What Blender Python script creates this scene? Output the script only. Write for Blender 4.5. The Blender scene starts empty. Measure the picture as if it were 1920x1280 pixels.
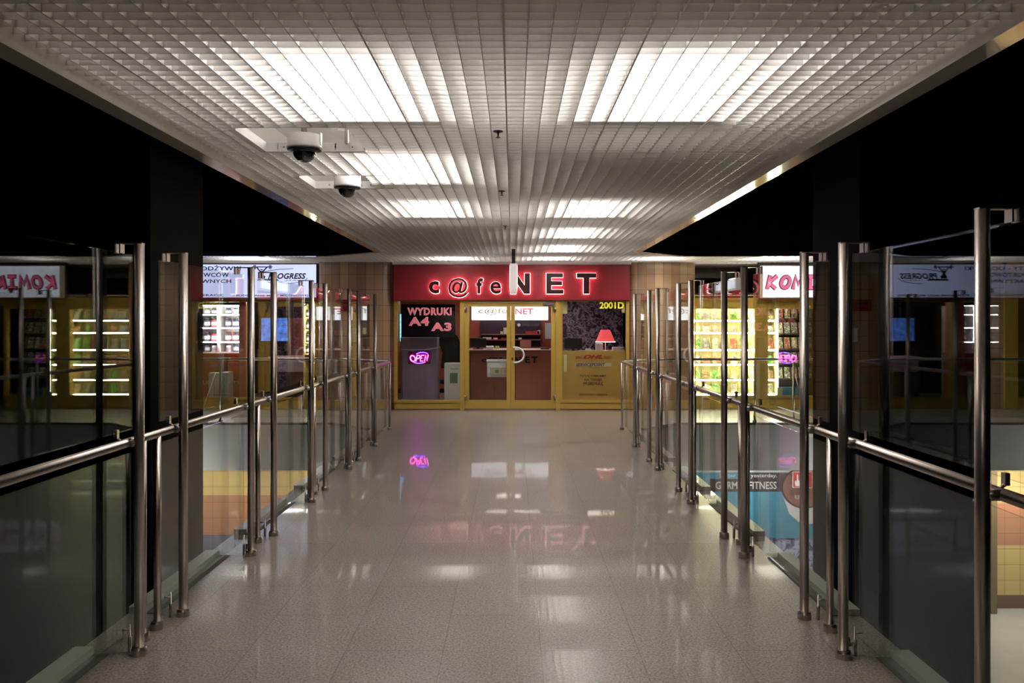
import bpy, math, random
from mathutils import Vector
random.seed(7)
C = bpy.context.scene.collection
SC = bpy.context.scene
PI = math.pi

# ------------------------------------------------------------------ camera, world, exposure
EYE = 1.64
F = 1500.0
cam_d = bpy.data.cameras.new('camera')
cam = bpy.data.objects.new('camera', cam_d); C.objects.link(cam)
cam.location = (0, 0, EYE); cam.rotation_euler = (PI/2, 0, 0)
cam_d.sensor_width = 36; cam_d.lens = 36*F/1920
cam_d.shift_x = -2/1920; cam_d.shift_y = -33/1920
cam_d.clip_start = 0.05; cam_d.clip_end = 200
SC.camera = cam
w = bpy.data.worlds.new('world'); SC.world = w; w.use_nodes = True
w.node_tree.nodes['Background'].inputs[0].default_value = (0.6, 0.5, 0.45, 1)
w.node_tree.nodes['Background'].inputs[1].default_value = 0.0015
vs = SC.view_settings
vs.view_transform = 'Standard'; vs.look = 'None'; vs.gamma = 1; vs.use_curve_mapping = False
vs.exposure = 0.65
cy = SC.cycles
cy.max_bounces = 10; cy.diffuse_bounces = 4; cy.glossy_bounces = 6; cy.transmission_bounces = 4
cy.transparent_max_bounces = 48; cy.sample_clamp_indirect = 6.0; cy.use_denoising = True
cy.caustics_reflective = False; cy.caustics_refractive = False

LAMP = 12.0      # glow of the ceiling tubes
LAMP_W = 12.0    # watts of light per fixture over the bridge
LAMP_G = 19.0    # same over the gallery

def PX(px, Y): return (px-962)*Y/F
def PZ(py, Y): return EYE-(py-607)*Y/F

# ------------------------------------------------------------------ materials
def srgb(*c):
    return tuple(((v/255)/12.92 if v/255 <= .04045 else ((v/255+.055)/1.055)**2.4) for v in c)
def nt(name):
    m = bpy.data.materials.new(name); m.use_nodes = True
    t = m.node_tree; t.nodes.clear()
    out = t.nodes.new('ShaderNodeOutputMaterial')
    return m, t, out
def N(t, kind, **kw):
    n = t.nodes.new(kind)
    for k, v in kw.items():
        if k in n.inputs: n.inputs[k].default_value = v
        else: setattr(n, k, v)
    return n
def mat(name, col, rough=.5, metal=0., emi=None, es=0., coat=0., coat_r=.03, var=.08, scale=8., bump=0., bscale=200., spec=.5):
    m, t, out = nt(name)
    b = N(t, 'ShaderNodeBsdfPrincipled'); b.inputs['Metallic'].default_value = metal
    b.inputs['Coat Weight'].default_value = coat; b.inputs['Coat Roughness'].default_value = coat_r
    b.inputs['Specular IOR Level'].default_value = spec
    tc = N(t, 'ShaderNodeTexCoord'); nz = N(t, 'ShaderNodeTexNoise', Scale=scale, Detail=3.)
    t.links.new(tc.outputs['Object'], nz.inputs['Vector'])
    mx = N(t, 'ShaderNodeMix', data_type='RGBA')
    mx.inputs[6].default_value = tuple(c*(1-var) for c in col)+(1,)
    mx.inputs[7].default_value = tuple(min(1, c*(1+var)) for c in col)+(1,)
    t.links.new(nz.outputs[0], mx.inputs[0]); t.links.new(mx.outputs[2], b.inputs['Base Color'])
    mr = N(t, 'ShaderNodeMapRange'); mr.inputs[3].default_value = rough*.96; mr.inputs[4].default_value = min(1, rough*1.12)
    t.links.new(nz.outputs[0], mr.inputs[0]); t.links.new(mr.outputs[0], b.inputs['Roughness'])
    if bump:
        n2 = N(t, 'ShaderNodeTexNoise', Scale=bscale); t.links.new(tc.outputs['Object'], n2.inputs['Vector'])
        bp = N(t, 'ShaderNodeBump', Strength=bump, Distance=.002); t.links.new(n2.outputs[0], bp.inputs['Height'])
        t.links.new(bp.outputs[0], b.inputs['Normal'])
    if emi:
        b.inputs['Emission Color'].default_value = emi+(1,); b.inputs['Emission Strength'].default_value = es
    t.links.new(b.outputs[0], out.inputs[0])
    return m
def emit(name, col, s, var=0., scale=3.):
    m, t, out = nt(name)
    e = N(t, 'ShaderNodeEmission'); e.inputs[0].default_value = col+(1,); e.inputs[1].default_value = s
    if var:
        tc = N(t, 'ShaderNodeTexCoord'); nz = N(t, 'ShaderNodeTexNoise', Scale=scale)
        t.links.new(tc.outputs['Object'], nz.inputs['Vector'])
        mr = N(t, 'ShaderNodeMapRange'); mr.inputs[1].default_value=.3; mr.inputs[2].default_value=.7
        mr.inputs[3].default_value = s*(1-var); mr.inputs[4].default_value = s*(1+var)
        t.links.new(nz.outputs[0], mr.inputs[0]); t.links.new(mr.outputs[0], e.inputs[1])
    t.links.new(e.outputs[0], out.inputs[0])
    return m
def glass_mat(name, tint=(.93, .96, .94)):
    m, t, out = nt(name)
    g = N(t, 'ShaderNodeNewGeometry'); d = N(t, 'ShaderNodeVectorMath', operation='DOT_PRODUCT')
    t.links.new(g.outputs['Incoming'], d.inputs[0]); t.links.new(g.outputs['Normal'], d.inputs[1])
    a = N(t, 'ShaderNodeMath', operation='ABSOLUTE'); t.links.new(d.outputs['Value'], a.inputs[0])
    s = N(t, 'ShaderNodeMath', operation='SUBTRACT'); s.inputs[0].default_value = 1; t.links.new(a.outputs[0], s.inputs[1])
    p = N(t, 'ShaderNodeMath', operation='POWER'); t.links.new(s.outputs[0], p.inputs[0]); p.inputs[1].default_value = 5
    q = N(t, 'ShaderNodeMath', operation='MULTIPLY_ADD'); t.links.new(p.outputs[0], q.inputs[0]); q.inputs[1].default_value = .93; q.inputs[2].default_value = .022
    tr = N(t, 'ShaderNodeBsdfTransparent'); tr.inputs[0].default_value = tint+(1,)
    gl = N(t, 'ShaderNodeBsdfGlossy'); gl.inputs['Roughness'].default_value = 0.0; gl.inputs[0].default_value = (1, 1, 1, 1)
    mx = N(t, 'ShaderNodeMixShader'); t.links.new(q.outputs[0], mx.inputs[0]); t.links.new(tr.outputs[0], mx.inputs[1]); t.links.new(gl.outputs[0], mx.inputs[2])
    t.links.new(mx.outputs[0], out.inputs[0])
    return m
def tile_mat(name, ca, cb, tw, th, mortar=(.12, .09, .07), rough=.15, col_stripe=True):
    """glazed tiles on UVs measured in metres"""
    m, t, out = nt(name)
    b = N(t, 'ShaderNodeBsdfPrincipled'); b.inputs['Roughness'].default_value = rough
    uv = N(t, 'ShaderNodeTexCoord')
    br = N(t, 'ShaderNodeTexBrick', offset=0.0, squash=1.0)
    br.inputs['Scale'].default_value = 1; br.inputs['Brick Width'].default_value = tw; br.inputs['Row Height'].default_value = th
    br.inputs['Mortar Size'].default_value = .0035; br.inputs['Mortar Smooth'].default_value = .1
    t.links.new(uv.outputs['UV'], br.inputs['Vector'])
    sx = N(t, 'ShaderNodeSeparateXYZ'); t.links.new(uv.outputs['UV'], sx.inputs[0])
    dv = N(t, 'ShaderNodeMath', operation='DIVIDE'); dv.inputs[1].default_value = tw; t.links.new(sx.outputs[0], dv.inputs[0])
    fl = N(t, 'ShaderNodeMath', operation='FLOOR'); t.links.new(dv.outputs[0], fl.inputs[0])
    wn = N(t, 'ShaderNodeTexWhiteNoise', noise_dimensions='1D'); t.links.new(fl.outputs[0], wn.inputs['W'])
    mx = N(t, 'ShaderNodeMix', data_type='RGBA'); mx.inputs[6].default_value = ca+(1,); mx.inputs[7].default_value = cb+(1,)
    t.links.new(wn.outputs[0], mx.inputs[0])
    if not col_stripe: mx.inputs[0].default_value = .5
    t.links.new(mx.outputs[2], br.inputs['Color1']); t.links.new(mx.outputs[2], br.inputs['Color2'])
    br.inputs['Mortar'].default_value = mortar+(1,)
    t.links.new(br.outputs['Color'], b.inputs['Base Color'])
    bp = N(t, 'ShaderNodeBump', Strength=.25, Distance=.003, invert=True); t.links.new(br.outputs['Fac'], bp.inputs['Height']); t.links.new(bp.outputs[0], b.inputs['Normal'])
    t.links.new(b.outputs[0], out.inputs[0])
    return m
def granite(name):
    m, t, out = nt(name)
    b = N(t, 'ShaderNodeBsdfPrincipled')
    tc = N(t, 'ShaderNodeTexCoord')
    n1 = N(t, 'ShaderNodeTexNoise', Scale=85., Detail=5., Roughness=.8)
    n2 = N(t, 'ShaderNodeTexNoise', Scale=2.2, Detail=3.)
    for n in (n1, n2): t.links.new(tc.outputs['Object'], n.inputs['Vector'])
    r = N(t, 'ShaderNodeValToRGB'); e = r.color_ramp.elements
    e[0].position = .36; e[0].color = srgb(44, 39, 37)+(1,); e[1].position = .64; e[1].color = srgb(172, 164, 156)+(1,)
    k = r.color_ramp.elements.new(.47); k.color = srgb(120, 112, 105)+(1,)
    t.links.new(n1.outputs[0], r.inputs[0])
    mx = N(t, 'ShaderNodeMix', data_type='RGBA', blend_type='MULTIPLY'); mx.inputs[0].default_value = .5
    t.links.new(r.outputs[0], mx.inputs[6])
    r2 = N(t, 'ShaderNodeValToRGB'); r2.color_ramp.elements[0].color = (.72, .68, .66, 1); r2.color_ramp.elements[0].position = .3
    r2.color_ramp.elements[1].position = .7
    t.links.new(n2.outputs[0], r2.inputs[0]); t.links.new(r2.outputs[0], mx.inputs[7])
    # slab seams: 0.49 m wide strips, 0.98 m long
    mp = N(t, 'ShaderNodeMapping'); mp.inputs['Location'].default_value = (.098, .35, 0); mp.inputs['Rotation'].default_value = (0, 0, PI/2)
    mp.vector_type = 'POINT'
    t.links.new(tc.outputs['Object'], mp.inputs['Vector'])
    br = N(t, 'ShaderNodeTexBrick', offset=0.5); br.inputs['Scale'].default_value = 1
    br.inputs['Brick Width'].default_value = .98; br.inputs['Row Height'].default_value = .49; br.inputs['Mortar Size'].default_value = .0016
    br.inputs['Color1'].default_value = (1, 1, 1, 1); br.inputs['Color2'].default_value = (.9, .88, .87, 1); br.inputs['Mortar'].default_value = (.3, .27, .25, 1)
    t.links.new(mp.outputs[0], br.inputs['Vector'])
    m2 = N(t, 'ShaderNodeMix', data_type='RGBA', blend_type='MULTIPLY'); m2.inputs[0].default_value = 1
    t.links.new(mx.outputs[2], m2.inputs[6]); t.links.new(br.outputs['Color'], m2.inputs[7])
    t.links.new(m2.outputs[2], b.inputs['Base Color'])
    mr = N(t, 'ShaderNodeMapRange'); mr.inputs[3].default_value = .30; mr.inputs[4].default_value = .40
    t.links.new(n2.outputs[0], mr.inputs[0]); t.links.new(mr.outputs[0], b.inputs['Roughness'])
    b.inputs['Coat Weight'].default_value = .36; b.inputs['Coat Roughness'].default_value = .035
    b.inputs['Specular IOR Level'].default_value = .8
    n3 = N(t, 'ShaderNodeTexNoise', Scale=7.); t.links.new(tc.outputs['Object'], n3.inputs['Vector'])
    bp = N(t, 'ShaderNodeBump', Strength=.05, Distance=.002); t.links.new(n3.outputs[0], bp.inputs['Height'])
    t.links.new(bp.outputs[0], b.inputs['Coat Normal'])
    t.links.new(b.outputs[0], out.inputs[0])
    return m
def art_mat(name, cols, scale, rough=.3, seedz=0.):
    """printed picture: blotches of several inks"""
    m, t, out = nt(name)
    b = N(t, 'ShaderNodeBsdfPrincipled'); b.inputs['Roughness'].default_value = rough
    tc = N(t, 'ShaderNodeTexCoord'); mp = N(t, 'ShaderNodeMapping'); mp.inputs['Location'].default_value = (seedz, 0, seedz*1.7)
    oi = N(t, 'ShaderNodeObjectInfo'); ad = N(t, 'ShaderNodeVectorMath', operation='MULTIPLY_ADD')
    cb = N(t, 'ShaderNodeCombineXYZ'); 
    ml = N(t, 'ShaderNodeMath', operation='MULTIPLY'); ml.inputs[1].default_value = 37.; t.links.new(oi.outputs['Random'], ml.inputs[0])
    for i in range(3): t.links.new(ml.outputs[0], cb.inputs[i])
    ad.inputs[1].default_value = (1, 1, 1); t.links.new(tc.outputs['Object'], ad.inputs[0]); t.links.new(cb.outputs[0], ad.inputs[2])
    t.links.new(ad.outputs[0], mp.inputs['Vector'])
    nz = N(t, 'ShaderNodeTexNoise', Scale=scale, Detail=4., Distortion=1.2); t.links.new(mp.outputs[0], nz.inputs['Vector'])
    r = N(t, 'ShaderNodeValToRGB'); r.color_ramp.interpolation = 'LINEAR'
    n = len(cols); e = r.color_ramp.elements
    e[0].position = .32; e[0].color = cols[0]+(1,); e[1].position = .68; e[1].color = cols[-1]+(1,)
    for i in range(1, n-1): k = e.new(.32+.36*i/(n-1)); k.color = cols[i]+(1,)
    t.links.new(nz.outputs[0], r.inputs[0]); t.links.new(r.outputs[0], b.inputs['Base Color'])
    t.links.new(b.outputs[0], out.inputs[0])
    return m

M = {}
M['granite'] = granite('polished_granite')
M['steel'] = mat('brushed_steel', (.44, .385, .345), .285, 1.0, var=.05, scale=3, bump=.1, bscale=60)
M['steel_dark'] = mat('dull_steel', (.3, .27, .25), .35, 1.0)
M['glass'] = glass_mat('clear_glass')
M['shopglass'] = glass_mat('shop_glass', (.97, .98, .97))
M['louver'] = mat('white_louver_enamel', (.80, .775, .75), .45, var=.03)
M['plenum'] = mat('pale_plenum', (.75, .72, .69), .9)
M['housing'] = mat('lamp_housing', (.9, .9, .9), .5)
M['tube'] = emit('lamp_tube', (1.0, .97, .94), LAMP)
M['tube'].cycles.emission_sampling = 'NONE'
M['alu'] = mat('anodised_trim', (.80, .75, .70), .10, 0.0, coat=1., coat_r=.06, var=.06, scale=2)
M['white'] = mat('white_paint', (.8, .79, .77), .4)
M['black'] = mat('black_void_paint', (.0007, .0007, .0007), .9, spec=.1)
M['blackpol'] = mat('black_polished_column', (.0008, .0008, .0008), .6, spec=.03)
M['kerb'] = mat('pale_kerb', (.30, .29, .26), .35)
M['kerbdark'] = mat('dark_kerb_gap', (.07, .07, .06), .6)
M['fascia'] = mat('grey_slab_fascia', (.72, .71, .71), .5, var=.04, scale=2)
M['yellow'] = mat('mustard_frame', srgb(190, 157, 72), .35, var=.05, coat=.4, coat_r=.15)
M['yellow2'] = mat('deep_yellow_panel', srgb(190, 145, 60), .45, var=.08)
M['red'] = mat('red_fascia', srgb(148, 34, 46), .4, coat=.2, coat_r=.1)
M['tile'] = tile_mat('beige_wall_tile', srgb(196, 166, 132), srgb(156, 124, 100), .162, .292)
M['ytile'] = tile_mat('yellow_wall_tile', srgb(212, 182, 116), srgb(220, 192, 128), .297, .297, mortar=(.2, .15, .08))
M['ptile'] = tile_mat('salmon_wall_tile', srgb(186, 132, 98), srgb(192, 138, 104), .297, .297, mortar=(.25, .15, .1))
M['btile'] = tile_mat('grey_blue_wall_tile', srgb(110, 112, 128), srgb(120, 120, 134), .297, .297, mortar=(.1, .1, .12))
M['basetile'] = mat('brown_base_tile', srgb(120, 92, 74), .3)
M['lowfloor'] = mat('lower_floor_stone', (.55, .53, .48), .25, coat=.3, scale=3)
M['darkwall'] = mat('dark_interior', srgb(46, 32, 30), .6)
M['orange'] = mat('terracotta_panel', srgb(196, 92, 66), .4)
M['counter'] = mat('wood_counter', srgb(158, 96, 80), .3, coat=.3, scale=4, var=.15)
M['counterpink'] = mat('rose_counter_front', srgb(196, 122, 106), .3, coat=.3)
M['countertop'] = mat('pale_counter_top', srgb(190, 160, 150), .3)
M['plum'] = mat('plum_panel', srgb(66, 30, 52), .4)
M['blackplastic'] = mat('black_plastic', (.012, .012, .013), .35)
M['blackfabric'] = mat('black_fabric', (.012, .012, .014), .8, bump=.3)
M['greycab'] = mat('grey_cabinet', srgb(158, 146, 168), .4)
M['paper'] = mat('white_paper', (.75, .74, .72), .6)
M['card'] = mat('white_cardboard', (.62, .62, .60), .6)
M['green'] = mat('green_print', srgb(90, 120, 90), .6)
M['greytext'] = mat('grey_print', srgb(110, 110, 110), .6)
M['cream'] = mat('cream_paper', srgb(214, 204, 150), .6)
M['signwhite'] = emit('lightbox_white', (.92, .93, 1.0), 1.25, .12, 2.)
M['signblue'] = emit('lightbox_blue', (.50, .55, .86), .85, .10, .8)
M['signkomiks'] = emit('lightbox_komiks', (.86, .88, 1.0), 1.5, .3, 1.6)
M['ink'] = mat('dark_ink', (.02, .015, .05), .5)
M['inkblack'] = mat('black_ink', (.008, .006, .006), .5)
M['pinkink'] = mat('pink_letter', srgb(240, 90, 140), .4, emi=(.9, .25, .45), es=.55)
M['pinkrim'] = mat('dark_red_rim', srgb(110, 20, 50), .4)
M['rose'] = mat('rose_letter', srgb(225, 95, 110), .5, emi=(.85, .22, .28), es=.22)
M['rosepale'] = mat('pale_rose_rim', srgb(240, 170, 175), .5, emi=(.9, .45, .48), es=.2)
M['poster'] = mat('black_poster', (.006, .003, .006), .25)
M['halo'] = emit('red_halo', (1.0, .60, .58), 6.)
M['letter'] = mat('dark_red_letter', (.035, .004, .006), .3)
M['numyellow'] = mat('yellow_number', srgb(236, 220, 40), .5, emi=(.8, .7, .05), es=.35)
M['neonred'] = emit('neon_magenta', (1.0, .05, .50), 12.)
M['neonblue'] = emit('neon_blue', (.12, .03, 1.0), 10.)
M['neonbox'] = mat('neon_backing', (.05, .004, .03), .3)
M['lampshade'] = mat('red_lamp_shade', srgb(220, 60, 70), .6, emi=(1., .11, .12), es=.5)
M['lampglow'] = emit('warm_bulb', (1., .8, .75), 6.)
M['dhl'] = mat('ochre_poster', srgb(184, 146, 76), .4, coat=.2)
M['dhlred'] = mat('brick_red_print', srgb(170, 60, 30), .5)
M['darkprint'] = mat('brown_print', srgb(92, 58, 36), .5)
M['silver'] = mat('silver_strip', srgb(190, 176, 150), .4)
M['screen'] = emit('blue_screen', (.10, .22, .75), .9, .5, 9.)
M['screencyan'] = emit('cyan_screen', (.15, .55, .95), 1.4, .5, 18.)
M['mural'] = art_mat('purple_city_mural', [(.004, .003, .005), (.02, .012, .025), (.10, .06, .13), (.42, .34, .48), (.06, .03, .08), (.02, .01, .03)], 7.)
M['leds'] = emit('shelf_led_strip', (1.0, .93, .62), 85.)
M['shelfwhite'] = mat('cream_shelf', srgb(236, 226, 170), .5)
M['whiteshelf'] = mat('white_shelf', (.8, .78, .78), .5, emi=(1., .93, .93), es=.0)
M['ledwhite'] = emit('shelf_white_tube', (1.0, .93, .92), 34.)
M['interiorfill'] = emit('added_interior_lamp', (1.0, .86, .78), 9.)
M['lowfill'] = emit('added_lower_lamp', (1.0, .96, .9), 7.5)
M['litcase'] = mat('lit_sign_casing', (.85, .8, .78), .4, emi=(1., .86, .82), es=.30)
M['fasciafill'] = emit('added_fascia_tube', (1.0, .97, .95), 26.)
M['lowfillright'] = emit('added_lower_lamp_bright', (1.0, .96, .9), 16.)
M['smoke'] = mat('smoked_dome', (.012, .011, .012), .05, coat=1.)
M['domewhite'] = mat('white_camera_housing', (.8, .78, .77), .3)
M['brass'] = mat('dull_brass', (.1, .08, .07), .4, 1.0)
M['cyanposter'] = mat('cyan_poster', srgb(86, 158, 186), .35)
M['posterdark'] = mat('plum_grey_band', srgb(74, 62, 66), .4)
M['posterwhite'] = mat('poster_white', (.75, .74, .72), .5)
M['watch'] = mat('rose_brown_watch', srgb(150, 108, 96), .3)
M['watchrim'] = mat('dark_watch_rim', srgb(84, 62, 60), .3)
M['firered'] = mat('fire_sign_red', srgb(190, 50, 38), .4)
M['icepattern'] = art_mat('blue_white_frieze', [srgb(70, 74, 100), srgb(110, 118, 160), srgb(200, 210, 240), srgb(120, 110, 120)], 6.)
M['wcred'] = mat('red_notice', srgb(150, 30, 24), .5)
covers = [
 art_mat('cover_green', [srgb(200, 220, 150), srgb(60, 120, 50), srgb(20, 40, 20)], 26., seedz=1),
 art_mat('cover_dark', [srgb(40, 40, 44), srgb(130, 120, 105), srgb(225, 225, 200)], 26., seedz=2),
 art_mat('cover_red', [srgb(150, 60, 50), srgb(110, 70, 60), srgb(220, 190, 160)], 24., seedz=3),
 art_mat('cover_sand', [srgb(210, 180, 130), srgb(120, 90, 60), srgb(50, 40, 40)], 20., seedz=4),
 art_mat('cover_grey', [srgb(210, 210, 200), srgb(120, 120, 120), srgb(40, 46, 60)], 28., seedz=5),
]
jars = [mat('jar_plum', srgb(60, 34, 60), .3), mat('jar_red', srgb(170, 50, 60), .3), mat('jar_black', (.02, .02, .025), .3),
        mat('jar_pale', srgb(210, 200, 205), .3), mat('jar_navy', srgb(40, 46, 80), .3), mat('jar_olive', srgb(100, 116, 80), .3)]

# ------------------------------------------------------------------ mesh builder
class MB:
    def __init__(s): s.v = []; s.f = []; s.mi = []; s.sm = []; s.uv = {}
    def add(s, vs, fs, mi=0, smooth=False):
        o = len(s.v); s.v += [tuple(v) for v in vs]
        for f in fs: s.f.append(tuple(i+o for i in f)); s.mi.append(mi); s.sm.append(smooth)
        return s
    def box(s, x0, x1, y0, y1, z0, z1, mi=0):
        x0, x1 = min(x0, x1), max(x0, x1); y0, y1 = min(y0, y1), max(y0, y1); z0, z1 = min(z0, z1), max(z0, z1)
        v = [(x0,y0,z0),(x1,y0,z0),(x1,y1,z0),(x0,y1,z0),(x0,y0,z1),(x1,y0,z1),(x1,y1,z1),(x0,y1,z1)]
        return s.add(v, [(0,3,2,1),(4,5,6,7),(0,1,5,4),(1,2,6,5),(2,3,7,6),(3,0,4,7)], mi)
    def bbox(s, x0, x1, y0, y1, z0, z1, b=.01, mi=0):
        """box with chamfered vertical and horizontal edges (octagonal section stack)"""
        x0, x1 = min(x0, x1), max(x0, x1); y0, y1 = min(y0, y1), max(y0, y1); z0, z1 = min(z0, z1), max(z0, z1)
        def ring(i, z):
            a, c, d, e = x0+i, x1-i, y0+i, y1-i
            return [(a+b,d,z),(c-b,d,z),(c,d+b,z),(c,e-b,z),(c-b,e,z),(a+b,e,z),(a,e-b,z),(a,d+b,z)]
        rs = [ring(b*.7, z0), ring(0, z0+b*.7), ring(0, z1-b*.7), ring(b*.7, z1)]
        v = [p for r in rs for p in r]; f = []
        for k in range(3):
            for i in range(8): j = (i+1) % 8; f.append((k*8+i, k*8+j, k*8+8+j, k*8+8+i))
        f.append(tuple(range(7, -1, -1))); f.append(tuple(range(24, 32)))
        return s.add(v, f, mi)
    def tube(s, pts, r, n=16, mi=0, caps=True, radii=None):
        pts = [Vector(p) for p in pts]; rings = []
        prev = None
        for i, p in enumerate(pts):
            if i == 0: d = pts[1]-pts[0]
            elif i == len(pts)-1: d = pts[-1]-pts[-2]
            else: d = (pts[i+1]-p).normalized()+(p-pts[i-1]).normalized()
            d.normalize()
            if prev is None:
                a = Vector((0, 0, 1)) if abs(d.z) < .9 else Vector((1, 0, 0))
                u = d.cross(a).normalized()
            else: u = (prev-d*prev.dot(d)).normalized()
            prev = u; v = d.cross(u)
            k = 1.
            if 0 < i < len(pts)-1:
                c = (pts[i+1]-p).normalized().dot((p-pts[i-1]).normalized()); k = 1/max(.5, math.sqrt((1+c)/2))
            rr = radii[i] if radii else r
            rings.append([p+(u*math.cos(2*PI*j/n)+v*math.sin(2*PI*j/n))*rr for j in range(n)])
        vv = [q for rg in rings for q in rg]; f = []
        for i in range(len(rings)-1):
            for j in range(n): k2 = (j+1) % n; f.append((i*n+j, i*n+k2, (i+1)*n+k2, (i+1)*n+j))
        s.add(vv, f, mi, True)
        if caps:
            o = len(s.v)-len(vv)
            s.f.append(tuple(o+j for j in range(n-1, -1, -1))); s.mi.append(mi); s.sm.append(False)
            s.f.append(tuple(o+len(vv)-n+j for j in range(n))); s.mi.append(mi); s.sm.append(False)
        return s
    def lathe(s, cx, cy_, prof, n=24, mi=0, smooth=True, cap=True):
        v = []; f = []
        for (r, z) in prof:
            for j in range(n): v.append((cx+r*math.cos(2*PI*j/n), cy_+r*math.sin(2*PI*j/n), z))
        for i in range(len(prof)-1):
            for j in range(n): k = (j+1) % n; f.append((i*n+j, i*n+k, (i+1)*n+k, (i+1)*n+j))
        s.add(v, f, mi, smooth)
        if cap:
            o = len(s.v)-len(v)
            s.f.append(tuple(o+j for j in range(n-1, -1, -1))); s.mi.append(mi); s.sm.append(False)
            s.f.append(tuple(o+len(v)-n+j for j in range(n))); s.mi.append(mi); s.sm.append(False)
        return s
    def prism_xz(s, pts, y0, y1, mi=0):
        """polygon in x,z extruded in y"""
        n = len(pts)
        v = [(x, y0, z) for x, z in pts]+[(x, y1, z) for x, z in pts]
        f = [tuple(range(n)), tuple(range(2*n-1, n-1, -1))]+[((i+1) % n, i, i+n, (i+1) % n+n) for i in range(n)]
        return s.add(v, f, mi)
    def prism_xy(s, pts, z0, z1, mi=0):
        n = len(pts)
        v = [(x, y, z0) for x, y in pts]+[(x, y, z1) for x, y in pts]
        f = [tuple(range(n-1, -1, -1)), tuple(range(n, 2*n))]+[(i, (i+1) % n, (i+1) % n+n, i+n) for i in range(n)]
        return s.add(v, f, mi)
    def build(s, name, mats, parent=None, loc=None, uvfn=None):
        base = Vector(parent.location) if parent is not None and parent.parent is None else (Vector(parent['_w']) if parent is not None else Vector((0, 0, 0)))
        org = Vector(loc) if loc is not None else (base if parent is not None else None)
        if org is None:
            xs = [v[0] for v in s.v]; ys = [v[1] for v in s.v]; zs = [v[2] for v in s.v]
            org = Vector(((min(xs)+max(xs))/2, (min(ys)+max(ys))/2, min(zs)))
        me = bpy.data.meshes.new(name)
        me.from_pydata([tuple(Vector(v)-org) for v in s.v], [], s.f)
        if not isinstance(mats, (list, tuple)): mats = [mats]
        for m in mats: me.materials.append(M[m] if isinstance(m, str) else m)
        me.polygons.foreach_set('material_index', s.mi); me.polygons.foreach_set('use_smooth', s.sm)
        if uvfn:
            l = me.uv_layers.new(name='uv')
            for lp in me.loops:
                l.data[lp.index].uv = uvfn(*s.v[lp.vertex_index])
        me.update()
        o = bpy.data.objects.new(name, me); C.objects.link(o)
        if parent is not None: o.parent = parent; o.location = org-base
        else: o.location = org
        o['_w'] = tuple(org)
        return o

def thing(name, label, cat, loc=(0, 0, 0), group=None):
    o = bpy.data.objects.new(name, None); C.objects.link(o); o.location = loc; o.empty_display_size = .1
    o['label'] = label; o['category'] = cat
    if group: o['group'] = group
    return o
def tag(o, label, cat, group=None):
    o['label'] = label; o['category'] = cat
    if group: o['group'] = group
    return o
def struct(o): o['kind'] = 'structure'; return o
def box(name, m, x0, x1, y0, y1, z0, z1, parent=None, b=0.):
    mb = MB()
    if b: mb.bbox(x0, x1, y0, y1, z0, z1, b)
    else: mb.box(x0, x1, y0, y1, z0, z1)
    return mb.build(name, m, parent)
def dup(root, loc, label=None, group=None):
    r = root.copy(); C.objects.link(r); r.location = loc
    if label: r['label'] = label
    if group: r['group'] = group
    for ch in list(root.children):
        c = ch.copy(); C.objects.link(c); c.parent = r
        for g in ch.children:
            d = g.copy(); C.objects.link(d); d.parent = c
    return r

def text(name, body, m, x0, x1, z0, z1, y, parent=None, depth=.004, bold=0., shear=0., face='-y', xat=0., spacing=1.0):
    """lettering fitted to a rectangle; face -y: rectangle in x,z at y; face +x/-x: rectangle in y,z at x=xat"""
    cu = bpy.data.curves.new(name, 'FONT'); cu.body = body; cu.size = 1; cu.extrude = 0; cu.offset = bold; cu.shear = shear
    cu.resolution_u = 3; cu.space_character = spacing; cu.align_x = 'CENTER'; cu.space_line = .95
    to = bpy.data.objects.new('tmp', cu); C.objects.link(to)
    dg = bpy.context.evaluated_depsgraph_get(); dg.update()
    me = bpy.data.meshes.new_from_object(to.evaluated_get(dg)); bpy.data.objects.remove(to)
    vs_ = [v.co.copy() for v in me.vertices]; fs = [tuple(p.vertices) for p in me.polygons]; bpy.data.meshes.remove(me)
    ax = min(v.x for v in vs_); bx = max(v.x for v in vs_); ay = min(v.y for v in vs_); by = max(v.y for v in vs_)
    def place(v, d):
        u = (v.x-ax)/(bx-ax); t = (v.y-ay)/(by-ay); z = z0+t*(z1-z0)
        if face == '-y': return (x0+u*(x1-x0), y+d, z)
        if face == '+x': return (xat-d, x0+u*(x1-x0), z)
        if face == '-x': return (xat+d, x1-u*(x1-x0), z)
    n = len(vs_); mb = MB()
    from collections import Counter
    ed = Counter(); dirs = {}
    for f in fs:
        for i in range(len(f)):
            a, b = f[i], f[(i+1) % len(f)]; k = (min(a, b), max(a, b)); ed[k] += 1; dirs[k] = (a, b)
    V = [place(v, 0) for v in vs_]+[place(v, depth) for v in vs_]
    Fs = list(fs)+[tuple(i+n for i in reversed(f)) for f in fs]
    Fs += [(dirs[k][1], dirs[k][0], dirs[k][0]+n, dirs[k][1]+n) for k, c in ed.items() if c == 1]
    mb.add(V, Fs)
    return mb.build(name, m, parent)

def poly_letter(ch):
    """block letters in a unit box"""
    if ch == 'N': return [(0,0),(0,1),(.30,1),(.72,.42),(.72,1),(1,1),(1,0),(.70,0),(.28,.58),(.28,0)]
    if ch == 'E': return [(0,0),(0,1),(.97,1),(.97,.79),(.30,.79),(.30,.62),(.92,.62),(.92,.41),(.30,.41),(.30,.21),(1,.21),(1,0)]
    if ch == 'T': return [(.35,0),(.35,.77),(0,.77),(0,1),(1,1),(1,.77),(.65,.77),(.65,0)]

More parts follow.
